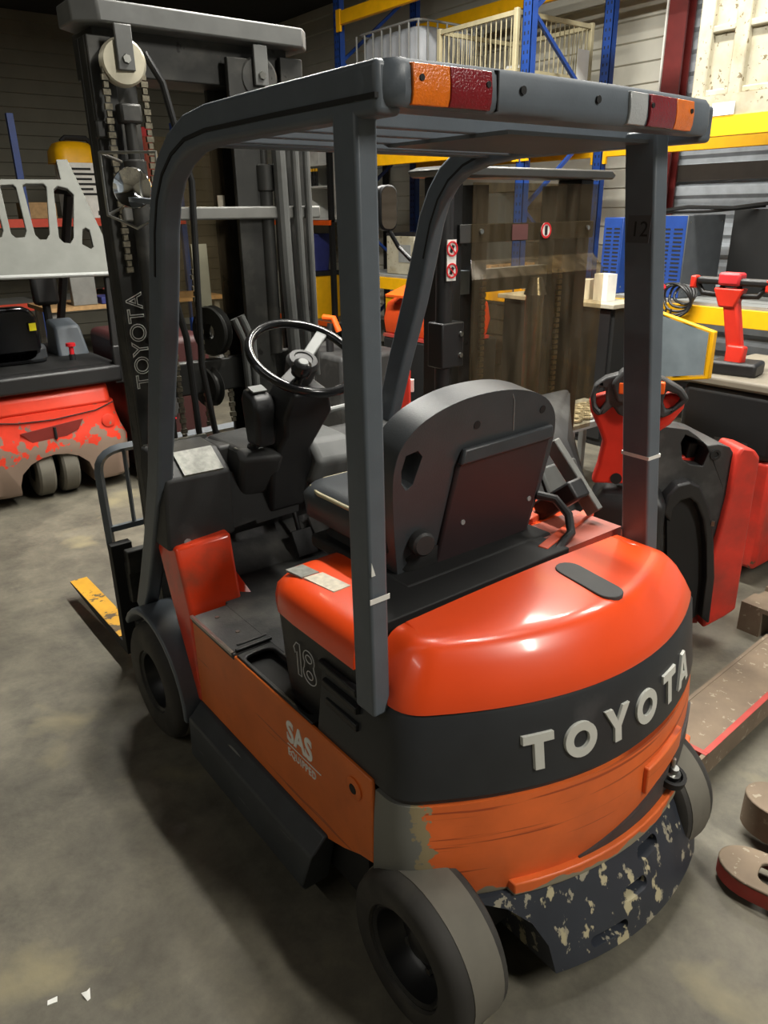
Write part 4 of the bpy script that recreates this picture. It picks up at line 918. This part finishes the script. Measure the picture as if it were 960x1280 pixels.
# long dusty fork arm lying beside the forklift's rear
FP = root('fork_platform','long dusty steel fork arm with red edges on the floor behind the red truck','fork arm',(1.1,.3,0))
fa = P(866,960,z=.13); fb = P(960,873,z=.13); fc = P(868,862,z=.13)
fd = (fb-fa); fd.z = 0; fd.normalize(); fn = Vector((-fd.y,fd.x,0))
if fn.dot(fc-fa) < 0: fn = -fn
wf = .20
def fp(a_, b_q, z): return Vector((fa.x,fa.y,0))+fd*a_+fn*b_q+Vector((0,0,z))
def fbox(a0,a1,b0,b1,z0_,z1_): return MB().add([fp(a0,b0,z0_),fp(a1,b0,z0_),fp(a1,b1,z0_),fp(a0,b1,z0_),fp(a0,b0,z1_),fp(a1,b0,z1_),fp(a1,b1,z1_),fp(a0,b1,z1_)],[(0,3,2,1),(4,5,6,7),(0,1,5,4),(1,2,6,5),(2,3,7,6),(3,0,4,7)])
obj('fork_web', fbox(-.105,1.0,0,.014,.035,.13), forkdust, FP); obj('fork_web', fbox(-.105,1.0,wf-.014,wf,.035,.13), forkdust, FP)
obj('fork_deck', fbox(.10,1.0,.014,wf-.014,.115,.128), forkdust, FP); obj('red_edge', fbox(.10,1.0,-.002,.018,.1305,.1325), redrim, FP); obj('red_edge', fbox(.085,.105,0,wf,.110,.132), redrim, FP)
obj('fork_end', fbox(-.12,-.10,0,wf,.035,.128), redrim, FP); obj('axle_bar', fbox(-.085,-.06,.01,wf-.01,.07,.10), metal, FP); obj('axle_bar', fbox(-.03,.0,.01,wf-.01,.07,.10), metal, FP)
obj('fork_roller', MB().tube([fp(-.05,.05,.041),fp(-.05,wf-.05,.041)],.04,14), rubber, FP)
obj('fork_roller', MB().tube([fp(.9,.05,.041),fp(.9,wf-.05,.041)],.04,14), rubber, FP)
# ================================================================== hand pallet truck forks, lower right
HP = root('hand_pallet_truck','red hand pallet truck forks with rounded dusty tips at the lower right edge','pallet truck',(.5,-.3,0))
def tipfork(x, y, wdt, L_, ang, z0_, z1_, rimmat, nm):
    ca, sa = math.cos(ang), math.sin(ang)
    def tf(a_, b_q, z): return Vector((x+ca*a_-sa*b_q, y+sa*a_+ca*b_q, z))
    pl = [(-wdt/2,-L_)] + [(-wdt/2,-wdt*.7)] + [(wdt/2*math.cos(math.radians(180-180*k/12)), -wdt*.7+wdt*.7*math.sin(math.radians(180*k/12))) for k in range(1,12)] + [(wdt/2,-wdt*.7),(wdt/2,-L_)]
    n = len(pl)
    f_ = obj(nm, MB().plate([tf(a_,b2,z1_) for a_,b2 in pl],[[tf(a_,b2,z1_) for a_,b2 in rrect(-wdt*.27,wdt*.27,-wdt*1.9,-wdt*.72,wdt*.18,4)]],(0,0,-.012)), forkdust, HP, bev=.003)
    ins_ = [(a_*.93,b2-.006) for a_,b2 in pl]
    rm = MB().loft([[tf(a_,b2,z1_-.004),tf(a_,b2,z0_),tf(c_,d_,z0_),tf(c_,d_,z1_-.006)] for (a_,b2),(c_,d_) in zip(pl,ins_)])
    obj('fork_rim', rm, rimmat, f_, bev=.004)
    obj('fork_roller', MB().tube([tf(-wdt*.22,-wdt*1.15,.041),tf(wdt*.22,-wdt*1.15,.041)],.038,16), rubber, f_)
    obj('fork_rod', MB().tube([tf(0,-wdt*1.3,.06),tf(0,-L_,.06)],.012,8), metal, f_)
tipfork(.430,-.030,.150,1.15,math.radians(14),.020,.075,redrim,'pallet_fork')
tipfork(.650,.020,.155,1.15,math.radians(14),.040,.150,forkdust,'pallet_fork')
obj('fork_bridge', MB().obox((.83,-1.20,.14),(.55,.10,.16),(0,0,.24)), redrim, HP)
# ================================================================== orange forklift parked further in front, at the left
LF = root('rear_forklift','scuffed orange forklift with slotted grey guard plate and twin rear wheels, at the left edge','forklift',(-.08,5.2,0))
lx0, lx1 = -.58, .40
def lring(z, ins, y0): return [(x,y,z) for x,y in rrect(lx0+ins,lx1-ins,y0,6.3,.12,5)]
lb_o = obj('rear_body', MB().loft([lring(.075,.02,4.44),lring(.10,.0,4.42),lring(.36,-.01,4.40),lring(.44,.02,4.42),lring(.52,.035,4.44),lring(.60,.04,4.45)]), lfor, LF, smooth=50)
wa0, wa1 = P(25,600,y=4.42).x, P(118,590,y=4.42).x
ac = [(wa0,-.05),(wa1,-.05)] + [((wa0+wa1)/2+(wa1-wa0)/2*math.cos(math.radians(q))*(1 if True else 1), .15+.17*math.sin(math.radians(q))) for q in (0,25,50,70,90,110,130,155,180)]
carve(lb_o, MB().prism(ac,'y',4.3,5.1))
obj('wheel_well', MB().box(wa0-.02,wa1+.02,5.0,5.05,.08,.36), under, LF)
lid = [(lx0+.06,4.47),(lx0+.10,4.45),(lx1-.10,4.45),(lx1-.07,4.50),(lx1-.07,5.3),(lx0+.06,5.3)]
obj('battery_lid', MB().loft([[(x,y,.60) for x,y in lid],[(x,y+.03,.70) for x,y in lid],[(x,y+.08,.735) for x,y in lid]]), mk('left lid orange',(216,62,38),.4,var=.1), LF, bev=.02, seg=3)
obj('lid_seam', MB().tube([(lx0+.06,4.442,.592),(-.30,4.438,.555),(-.08,4.436,.545),(.2,4.438,.565),(lx1-.07,4.46,.60)],.004,6), under, LF)
obj('grip_recess', MB().loft([[(x,4.428,z) for x,z in ((-.30,.49),(.10,.525),(.06,.46),(-.02,.43),(-.24,.42))],[(x,4.415,z) for x,z in ((-.30,.49),(.10,.525),(.06,.46),(-.02,.43),(-.24,.42))]]), mk('recess red',(120,34,26),.6), LF)
obj('tow_pin', MB().tube([(-.09,4.412,.50),(-.09,4.412,.42)],.010,8), under, LF)
obj('fuel_cap', MB().lathe([(.045,0),(.045,.006),(.036,.008),(.001,.008)],(.27,4.424,.485),(0,-1,.1),20), lfor, LF)
for x in (P(55,600,y=4.55).x, P(85,595,y=4.55).x):
    tw = obj('rear_wheel', MB().lathe([(.09,-.055),(.185,-.055),(.20,-.04),(.20,.04),(.185,.055),(.09,.055)],(x,4.60,.20),(1,0,0),36,closed=True), tread, LF)
    obj('rim', MB().lathe([(.09,-.05),(.09,.05),(.02,.05),(.02,-.05)],(x,4.60,.20),(1,0,0),24,closed=True), rimm, tw)
obj('wheel_fork', MB().box(-.10,-.04,4.68,4.78,.20,.50), under, LF)
for x in (lx0,lx1-.16):
    fw = obj('front_wheel', MB().lathe([(.10,-.08),(.22,-.08),(.24,-.05),(.24,.05),(.22,.08),(.10,.08)],(x+.08,6.35,.24),(1,0,0),30,closed=True), rubber, LF)
    obj('rim', MB().lathe([(.10,-.07),(.10,.07),(.02,.07),(.02,-.07)],(x+.08,6.35,.24),(1,0,0),20,closed=True), rimm, fw)
# guard: slanted slotted plate on a black frame
gn = Vector((0,-.56,.50)).normalized(); g0 = P(143,342,y=4.42)
def gpl(u, v): return on_plane(u,v,g0,gn)
outer = [gpl(-95,350),gpl(140,341),gpl(143,330),gpl(134,305),gpl(98,228),gpl(84,199),gpl(70,199),gpl(76,224),gpl(-95,223)]
holes = [[gpl(*q) for q in pts] for pts in (
    [(0,231),(16,230),(20,234),(33,288),(31,296),(20,297),(14,292)], [(28,231),(32,229),(54,229),(58,233),(62,292),(58,299),(50,299),(44,293)],
    [(67,236),(72,232),(84,235),(92,243),(92,297),(88,304),(80,303),(74,297)], [(103,287),(107,284),(112,287),(117,308),(114,311),(103,305)],
    [(-30,231),(-14,231),(-10,234),(4,288),(2,296),(-8,297),(-14,292)], [(-60,231),(-44,231),(-40,234),(-24,288),(-26,296),(-36,297),(-42,292)])]
gpO = obj('guard_plate', MB().plate(outer, holes, gn*-.03), lfgrey, LF, bev=.005)
gx = g0.x; gz = g0.z
obj('plate_lip', MB().tube([gpl(-95,351),gpl(141,342)],.014,8), greyd, gpO)
for x in (gx-.03,-.60):
    obj('guard_leg', MB().bar((x,g0.y+.03,gz-.02),(x-.02,g0.y+.06,.72),.05,.06), under, LF, bev=.008)
    obj('guard_leg', MB().bar((x,g0.y+.60,gz+.50),(x,g0.y+1.55,.72),.05,.06), under, LF, bev=.008)
    obj('roof_rail', MB().bar((x,g0.y+.55,gz+.52),(x,g0.y+1.0,gz+.54),.05,.06), under, LF, bev=.008)
obj('seat_deck', MB().box(lx0,lx1,4.52,5.7,.737,.86), under, LF)
obj('bumper_rail', MB().box(lx0-.02,lx1+.02,4.44,4.52,.735,.85), black, LF, bev=.02, seg=3)
obj('bumper_rail', MB().bar((lx1+.0,4.48,.80),(gx-.05,4.47,.98),.06,.05), black, LF, bev=.01)
sb = obj('seat_back', MB().loft([[(x,y,z) for x,z in rrect(-.62,.02,.86,1.24,.10,5)] for y in (4.80,4.92)]), mk('glossy seat',(20,20,22),.15,var=0), LF, bev=.03, seg=3)
obj('seat_cushion', MB().loft([[(x,y,z) for x,y in rrect(-.62,.06,4.80,5.35,.08,4)] for z in (.86,.98)]), seatm, LF, bev=.03)
q_ = P(39,408,y=4.80); obj('yellow_tag', MB().box(q_.x-.022,q_.x+.022,4.762,4.77,q_.z-.025,q_.z+.025), mk('tag yellow',(236,222,20),.5,var=0), sb)
obj('display_pod', MB().box(.16,.34,5.35,5.45,1.18,1.42), under, LF, bev=.03)
obj('pod_post', MB().tube([(.25,5.42,.74),(.25,5.42,1.2)],.03,10), under, LF)
obj('side_console', MB().loft([[(.16,4.95,.74),(.40,4.95,.74),(.40,5.3,.74),(.16,5.3,.74)],[(.18,5.05,1.06),(.36,5.05,1.06),(.36,5.25,1.10),(.18,5.25,1.10)]]), dark, LF, bev=.02)
obj('stop_button', MB().lathe([(.016,0),(.016,.05),(.032,.055),(.032,.075),(.001,.08)],(.20,4.78,.90),(0,0,1),16), sign_red, LF)
obj('button_post', MB().tube([(.20,4.78,.73),(.20,4.78,.90)],.022,10), black, LF)
# dark machine with a thin red outline between the two forklifts
DM = root('dark_truck','black and maroon truck with a thin red panel outline behind the left mast','truck',(.62,4.6,0))
obj('truck_body', MB().box(.46,1.0,4.25,5.2,.06,1.02), mk('deep maroon',(52,20,20),.5), DM, bev=.05, seg=3)
pn = [(.50,1.02),(.60,1.04),(.74,1.03),(.78,.60),(.70,.50),(.60,.52)]
obj('truck_panel', MB().prism([(.49,.98),(.72,.98),(.75,.55),(.68,.47),(.60,.50)],'y',4.235,4.25), blackd, DM, bev=.006)
obj('panel_outline', MB().tube([(.49,4.23,.985),(.56,4.23,.62),(.60,4.23,.50),(.68,4.23,.465)],.006,6), sign_red, DM)
# ================================================================== red truck with red tiller in front of the rack, right edge
TT = root('tiller_truck','red truck with red tiller and grey top cover at the right edge','pallet truck',(2.35,1.0,0))
tx = 2.2
def T(u, v, x=tx): return P(u,v,x=x)
yA, yB = T(836,520).y, T(985,480).y
zt = 1.03
obj('lower_body', MB().box(tx,tx+.75,yB,yA+.02,.10,.66), lredw, TT, bev=.02, seg=3)
obj('black_cover', MB().box(tx-.01,tx+.72,yB,yA-.06,.655,.985), black, TT, bev=.04, seg=3)
obj('grey_top', MB().box(tx-.02,tx+.74,yB,yA-.03,.980,1.03), tan, TT, bev=.015, seg=3)
obj('maker_plate', MB().box(tx-.012,tx-.010,.93,1.10,.70,.735), mk('dark emblem',(56,54,52),.5), TT)
tb = P(922,452,x=tx+.13); tb.z = 1.03
bx_ = obj('tiller_socket', MB().obox(tb+Vector((0,0,.03)),(.16,.22,.07),(0,0,.2)), black, TT, bev=.015)
th = P(915,352,x=tx+.10)
obj('tiller_arm', MB().bar(tb+Vector((0,0,.02)),th-Vector((0,0,.03)),.075,.05,up=(-1,0,0)), lred, TT, bev=.012)
obj('tiller_clamp', MB().obox(tb+Vector((-.03,0,.09)),(.05,.09,.10),(0,.1,0)), lred, TT, bev=.01)
hd = MB().bar(th+Vector((0,.17,0)),th-Vector((0,.20,0)),.05,.035)
ho = obj('handle_bar', hd, black, TT, bev=.012)
for sg in (-1,1):
    obj('handle_loop', MB().tube([th+Vector((0,sg*.04,-.02)),th+Vector((0,sg*.06,-.065)),th+Vector((0,sg*.14,-.06)),th+Vector((0,sg*.18,-.01)),th+Vector((0,sg*.17,.005))],.014,8), black, TT, smooth=60)
    obj('handle_tip', MB().obox(th+Vector((0,sg*.19,-.01)),(.05,.03,.06),(0,0,0)), lred, TT, bev=.008)
obj('handle_head', MB().obox(th+Vector((0,0,.012)),(.07,.11,.06),(0,0,0)), mk('head red',(206,52,58),.4), TT, bev=.012)
obj('handle_neck', MB().loft([[th+Vector((-.03,.075,-.03)),th+Vector((-.03,-.075,-.03)),th+Vector((.03,-.075,-.03)),th+Vector((.03,.075,-.03))],[th+Vector((-.025,.04,-.12)),th+Vector((-.025,-.04,-.12)),th+Vector((.025,-.04,-.12)),th+Vector((.025,.04,-.12))]]), lred, TT, bev=.008)
for y in (yB+.15,yA-.15): obj('drive_wheel', MB().lathe([(.11,-.04),(.11,.04),(.001,.04)],(tx+.3,y,.111),(0,1,0),20), rubber, TT)
# yellow framed board standing in front of the rack
YB = root('framed_board','trapezoid grey board in a yellow steel frame beside the right guard post','board',(2.0,1.35,0))
by = [P(820,388,x=1.98),P(893,415,x=1.98),P(885,474,x=1.98),P(800,478,x=1.98),P(800,384,x=1.98)]
cb_ = sum(by,Vector())/5
obj('board_sheet', MB().plate([cb_+(p_-cb_)*.92 for p_ in by],[],(.012,0,0)), mk('grey sheet',(128,140,146),.5,var=.15), YB)
obj('board_frame', MB().plate(by,[[cb_+(p_-cb_)*.86 for p_ in by]],(.03,0,0)), yellow, YB, bev=.004)
for p_ in (by[3],): obj('board_leg', MB().bar((p_.x+.015,p_.y,p_.z+.02),(p_.x+.015,p_.y,0.0),.03,.03), yellow, YB)
# pile of chain on a low trolley between screen and cabinet
ctr = P(740,500,y=2.35)
CT = root('chain_trolley','low steel trolley under the rack end','trolley',(ctr.x,2.35,0))
tz = P(740,512,y=2.35).z
obj('trolley_top', MB().box(ctr.x-.45,ctr.x+.25,2.15,2.6,tz-.04,tz), greyd, CT)
for x in (ctr.x-.42,ctr.x+.22):
    for y in (2.18,2.57): obj('trolley_leg', MB().box(x-.02,x+.02,y-.02,y+.02,0,tz-.04), greyd, CT)
for k in range(24):
    c_ = Vector((ctr.x-.33+.115*(k%6)+.01*random.random(),2.22+.075*((k//6)%4),tz+.013+.0*k))
    R_ = __import__('mathutils').Euler((0,0,random.random()*.5)).to_matrix()
    mb = MB().tube([c_+R_@Vector((.05*math.cos(q),.028*math.sin(q),0)) for q in [2*PI*i/14 for i in range(14)]],.012,7,closed=True)
    tag(obj('chain_link', mb, mk('galvanised',(176,170,152),.4,.5,var=.3) if k == 0 else MATS['galvanised']),'loose galvanised chain link in the pile beside the clear mast screen','chain link','chain links in the pile')
# ================================================================== shelving in the far right bay, seen between the guard posts
SH = root('steel_shelf','orange beamed shelf against the far right wall','shelf',(5.0,8.9,0))
for y in (7.9,10.0):
    for x in (4.55,5.45): obj('shelf_post', MB().box(x,x+.06,y,y+.06,0,2.9), under, SH)
for z in (.40,1.70): obj('shelf_deck', MB().box(4.55,5.5,7.9,10.06,z-.02,z), greylit, SH); obj('shelf_beam', MB().box(4.52,4.56,7.9,10.06,z-.06,z), orangep, SH)
def boxthing(nm, x0,x1,y0,y1,z0_,z1_, mat, label, cat, bev=.006, group=None):
    return tag(obj(nm, MB().box(x0,x1,y0,y1,z0_,z1_), mat, bev=bev), label, cat, group)
bin_ = root('storage_bin','dark blue plastic bin under the orange beamed shelf','bin',(4.75,8.75,.95))
obj('bin_body', MB().loft([[(x,y,z) for x,y in rrect(4.60+i,4.95-i,8.45+i,9.05-i,.06,3)] for z,i in ((1.04,.04),(1.50,0))]), blued, bin_); obj('bin_rim', MB().loft([[(x,y,z) for x,y in rrect(4.59,4.96,8.44,9.06,.06,3)] for z in (1.495,1.525)]), blued, bin_)
ycab = root('yellow_cabinet','yellow cabinet standing on the low shelf under the blue bin','cabinet',(4.8,8.75,.40))
obj('cabinet_body', MB().box(4.60,5.0,8.40,9.2,.401,.98), yellow, ycab, bev=.01); obj('cabinet_top', MB().box(4.58,5.02,8.38,9.22,.98,1.035), under, ycab); obj('cabinet_cable', MB().tube([(4.585,8.95,.98),(4.58,9.0,.8),(4.585,9.02,.6)],.012,6), hose, ycab)
wc = root('open_cabinet','white open fronted cabinet holding small parts on the orange beamed shelf','cabinet',(4.9,8.5,1.7))
obj('cabinet_side', MB().box(4.60,5.2,8.78,8.80,1.705,2.80), white, wc); obj('cabinet_side', MB().box(4.60,5.2,8.0,8.02,1.705,2.80), white, wc)
for z in (1.705,2.10,2.36,2.78): obj('cabinet_shelf', MB().box(4.60,5.2,8.02,8.78,z,z+.02), white, wc)
obj('cabinet_back', MB().box(5.18,5.2,8.02,8.78,1.725,2.78), under, wc)
boxthing('white_carton',4.66,5.0,8.30,8.70,2.381,2.66,cardb,'white carton in the upper part of the open cabinet','box')
for k in range(6):
    y = 8.36+.065*k; o_ = obj('tool_handle', MB().tube([(4.66,y,2.121),(4.66,y,2.24),(4.66,y,2.30)],[.018,.014,.022],8), under)
    tag(o_,['rightmost','second from right','third from right','third from left','second from left','leftmost'][k]+' of the six black yellow-tipped tools standing in the open cabinet','tool','tools in the open cabinet')
    obj('tip', MB().tube([(4.66,y,2.30),(4.66,y,2.335)],.018,8), yellow, o_)
def pallet(nm, x0, y0, z0_, label, L_=1.0, W_=.8, deck=wood):
    r = root(nm, label, 'pallet', (x0+W_/2,y0+L_/2,z0_))
    for k in range(5): obj('plank', MB().box(x0+k*(W_-.12)/4,x0+k*(W_-.12)/4+.12,y0,y0+L_,z0_+.12,z0_+.142), deck, r)
    for i in range(3):
        yy = y0+i*(L_-.10)/2
        obj('stringer', MB().box(x0,x0+W_,yy,yy+.10,z0_+.10,z0_+.12), deck, r); obj('plank', MB().box(x0,x0+W_,yy,yy+.10,z0_,z0_+.02), deck, r)
        for k in range(3): obj('block', MB().box(x0+k*(W_-.12)/2,x0+k*(W_-.12)/2+.12,yy,yy+.10,z0_+.02,z0_+.10), deck, r)
    return r
pallet('wooden_pallet',4.60,8.05,1.70-.0+.001,'wooden pallet lying flat at the bottom of the open cabinet shelf',.7,.55) if False else None
# things in the lower left bay of the rack
pallet('wooden_pallet',4.08,4.70,1.15,'wooden pallet on the rack deck left of the clear mast screen',1.0,.8)
dv = root('dark_appliance','tall dark grey appliance on the wooden pallet','appliance',(4.4,5.0,1.29))
obj('appliance_body', MB().box(4.12,4.7,4.80,5.35,1.293,1.95), dark, dv, bev=.03, seg=3); obj('appliance_handle', MB().tube([(4.10,5.0,1.42),(4.07,5.0,1.45),(4.07,5.0,1.60),(4.10,5.0,1.63)],.008,6), metal, dv)
dv2 = root('beige_instrument','beige instrument box with grey window on the rack deck','instrument',(4.4,5.98,1.15))
obj('instrument_case', MB().box(4.14,4.6,5.74,6.22,1.149,1.55), beige, dv2, bev=.01); obj('instrument_window', MB().box(4.135,4.14,5.80,6.0,1.28,1.46), greyd, dv2); obj('instrument_top', MB().box(4.14,4.6,5.74,6.22,1.55,1.58), black, dv2)
boxthing('yellow_crate',4.10,4.5,5.55,6.20,.0,.92,yellow,'yellow crate on the floor below the beige instrument','crate')
# orange tool carrier
OC = root('orange_machine','orange machine with a dark body standing beyond the right front post','machine',(2.9,4.3,0))
oy0,oy1 = P(545,372,x=2.7).y, P(476,372,x=2.7).y
obj('machine_base', MB().box(2.72,3.4,oy0,oy1,.02,.80), under, OC, bev=.02)
obj('orange_drum', MB().prism([(2.74,.82),(3.3,.82),(3.34,.95),(3.3,1.10),(2.9,1.14),(2.76,1.08),(2.72,.95)],'y',oy0+.02,oy1), mk('drum orange',(190,66,24),.45), OC, bev=.02)
obj('orange_flap', MB().obox((2.86,(oy0+oy1)/2-.05,1.19),(.34,.62,.02),(0,-.25,.1)), orangep, OC); obj('drum_bracket', MB().box(2.72,3.3,oy0,oy1,.80,.825), redrim, OC)
for y in (oy0+.1,oy0+.18): obj('flap_clip', MB().obox((2.70,y,1.13),(.02,.03,.05),(.4,0,0)), metal, OC)
rg = P(497,500,x=1.35)
RG = root('red_bracket','narrow red steel upright with worn tip beyond the right front post','bracket',(rg.x,rg.y,0))
obj('bracket_blade', MB().add([P(487,545,x=1.30),P(512,538,x=1.30),P(511,465,x=1.30),P(504,455,x=1.30),P(498,458,x=1.30)],[(0,1,2,3,4)]) if False else MB().plate([P(484,560,x=1.30),P(512,550,x=1.30),P(511,465,x=1.30),P(504,454,x=1.30),P(498,457,x=1.30)],[],(.03,.02,0)), lred, RG, bev=.004)
qq = P(498,555,x=1.30); obj('bracket_foot', MB().box(qq.x,qq.x+.06,qq.y-.06,qq.y+.06,0,qq.z+.02), under, RG)
obj('bracket_label', MB().plate([P(511,475,x=1.36),P(517,475,x=1.36),P(517,490,x=1.36),P(511,490,x=1.36)],[],(.02,.02,0)), white, RG)
# small orange handled tool between mast and post
oh = P(411,398,x=2.0)
OH = root('orange_tiller','orange handled truck tiller seen over the steering wheel','tiller',(oh.x,oh.y,0))
obj('tiller_post', MB().tube([(oh.x,oh.y,.0),(oh.x,oh.y,oh.z-.12),(oh.x+.02,oh.y,oh.z-.04)],.03,10), black, OH); obj('tiller_grip', MB().tube([(oh.x,oh.y+.07,oh.z),(oh.x+.03,oh.y-.02,oh.z+.0),(oh.x+.05,oh.y-.06,oh.z-.10)],.025,10), orangep, OH)
obj('tiller_body', MB().box(oh.x-.1,oh.x+.5,oh.y-.3,oh.y+.5,.02,.78), blackd, OH, bev=.04); obj('tiller_stripe', MB().box(oh.x-.104,oh.x-.1,oh.y+.16,oh.y+.22,.55,.74), sign_red, OH)
# ================================================================== far left: shelf in front of the back wall
LS = root('back_shelf','blue post shelf with red beams before the back wall','shelf',(1.8,9.5,0))
bp0 = P(15,140,y=9.2)
for x in (1.17,.55): obj('shelf_post', MB().box(x-.035,x+.035,9.15,9.22,0,2.86), blue, LS)
obj('shelf_post', MB().box(3.05,3.12,9.15,9.22,0,2.86), blue, LS)
for z in (1.68,.75): obj('shelf_beam', MB().box(.55,3.1,9.12,9.15,z,z+.09), mk('beam red orange',(200,62,34),.5) if z > 1 else MATS['beam red orange'], LS); obj('shelf_deck', MB().box(.55,3.1,9.15,10.0,z+.07,z+.09), greylit, LS)
yc = root('yellow_machine','yellow rounded machine housing on top of a carton on the back shelf','machine',(1.9,9.4,2.38))
obj('housing', MB().loft([[(x,y,z) for x,y in rrect(1.62+i,2.12-i,9.2+i,9.7-i,.12,5)] for z,i in ((2.382,0),(2.52,.01),(2.60,.06),(2.62,.12))]), yellow, yc, smooth=60)
obj('housing_cap', MB().tube([(1.75,9.40,2.615),(1.80,9.4,2.66),(2.05,9.4,2.66),(2.1,9.4,2.60)],.03,8), under, yc)
crt = root('printed_carton','white printed carton on the back shelf under the yellow machine','box',(1.95,9.4,1.77))
obj('carton_body', MB().box(1.72,2.20,9.18,9.7,1.771,2.38), cardb, crt)
for k in range(6): obj('print_line', MB().box(1.76,1.98+.06*(k%2),9.176,9.18,2.30-.055*k,2.325-.055*k), under, crt)
for k in range(3): obj('print_mark', MB().box(2.0+.06*k,2.03+.06*k,9.176,9.18,1.80,1.85), under, crt)
boxthing('red_container',2.62,2.80,9.2,9.6,1.771,2.80,mk('container red',(170,26,28),.5),'tall red container on the back shelf right of the mast cylinder','container')
boxthing('wood_crate',1.2,1.55,9.3,9.7,1.771,1.95,wood,'low wooden crate on the back shelf left of the printed carton','crate')
wb = root('work_bench','cluttered grey work bench beyond the left forklift','bench',(1.4,7.5,0))
obj('bench_top', MB().box(.7,2.6,7.2,7.9,.92,.96), wood, wb)
for x in (.75,2.5):
    for y in (7.25,7.8): obj('bench_leg', MB().box(x,x+.06,y,y+.06,0,.92), greylit, wb)
boxthing('blue_tray',1.25,1.60,7.22,7.5,.961,1.03,blued,'flat dark blue tray on the work bench','tray')
boxthing('grey_monitor',.98,1.22,7.25,7.33,.961,1.30,greylit,'grey panel leaning on the work bench','panel')
tag(obj('crumpled_foil', MB().lathe([(.02,0),(.12,.02),(.14,.06),(.09,.11),(.02,.12)],(1.45,7.72,.961),(0,0,1),9), chrome, smooth=5),'crumpled silver foil on the work bench','foil')
# planks and pallets on the right floor
pallet('wooden_pallet',1.78,-.20,.0,'weathered wooden pallet on the floor behind the red truck edge',.84,1.0,forkdust)
tag(obj('steel_bolt', MB().tube([(1.98,.50,.157),(2.06,.56,.157)],.014,8), metal),'shiny steel bolt lying on the weathered pallet','bolt')
# paper scraps on the floor
for (u,v,lb_) in ((65,1252,'flat white paper scrap on the floor near the lower left corner'),(109,1246,'folded white paper scrap standing up beside the flat scrap')):
    p_ = P(u,v,z=.0)
    if u < 100: mb = MB().prism([(p_.x-.012,p_.y-.005),(p_.x+.010,p_.y-.010),(p_.x+.014,p_.y+.004),(p_.x-.008,p_.y+.007)],'z',.0005,.003)
    else: mb = MB().add([(p_.x-.003,p_.y-.012,.0005),(p_.x+.005,p_.y-.010,.0005),(p_.x+.003,p_.y+.006,.012),(p_.x+.012,p_.y+.012,.010),(p_.x-.010,p_.y+.012,.009)],[(0,1,2),(2,3,1),(0,2,4)])
    tag(obj('paper_scrap', mb, white), lb_, 'paper')
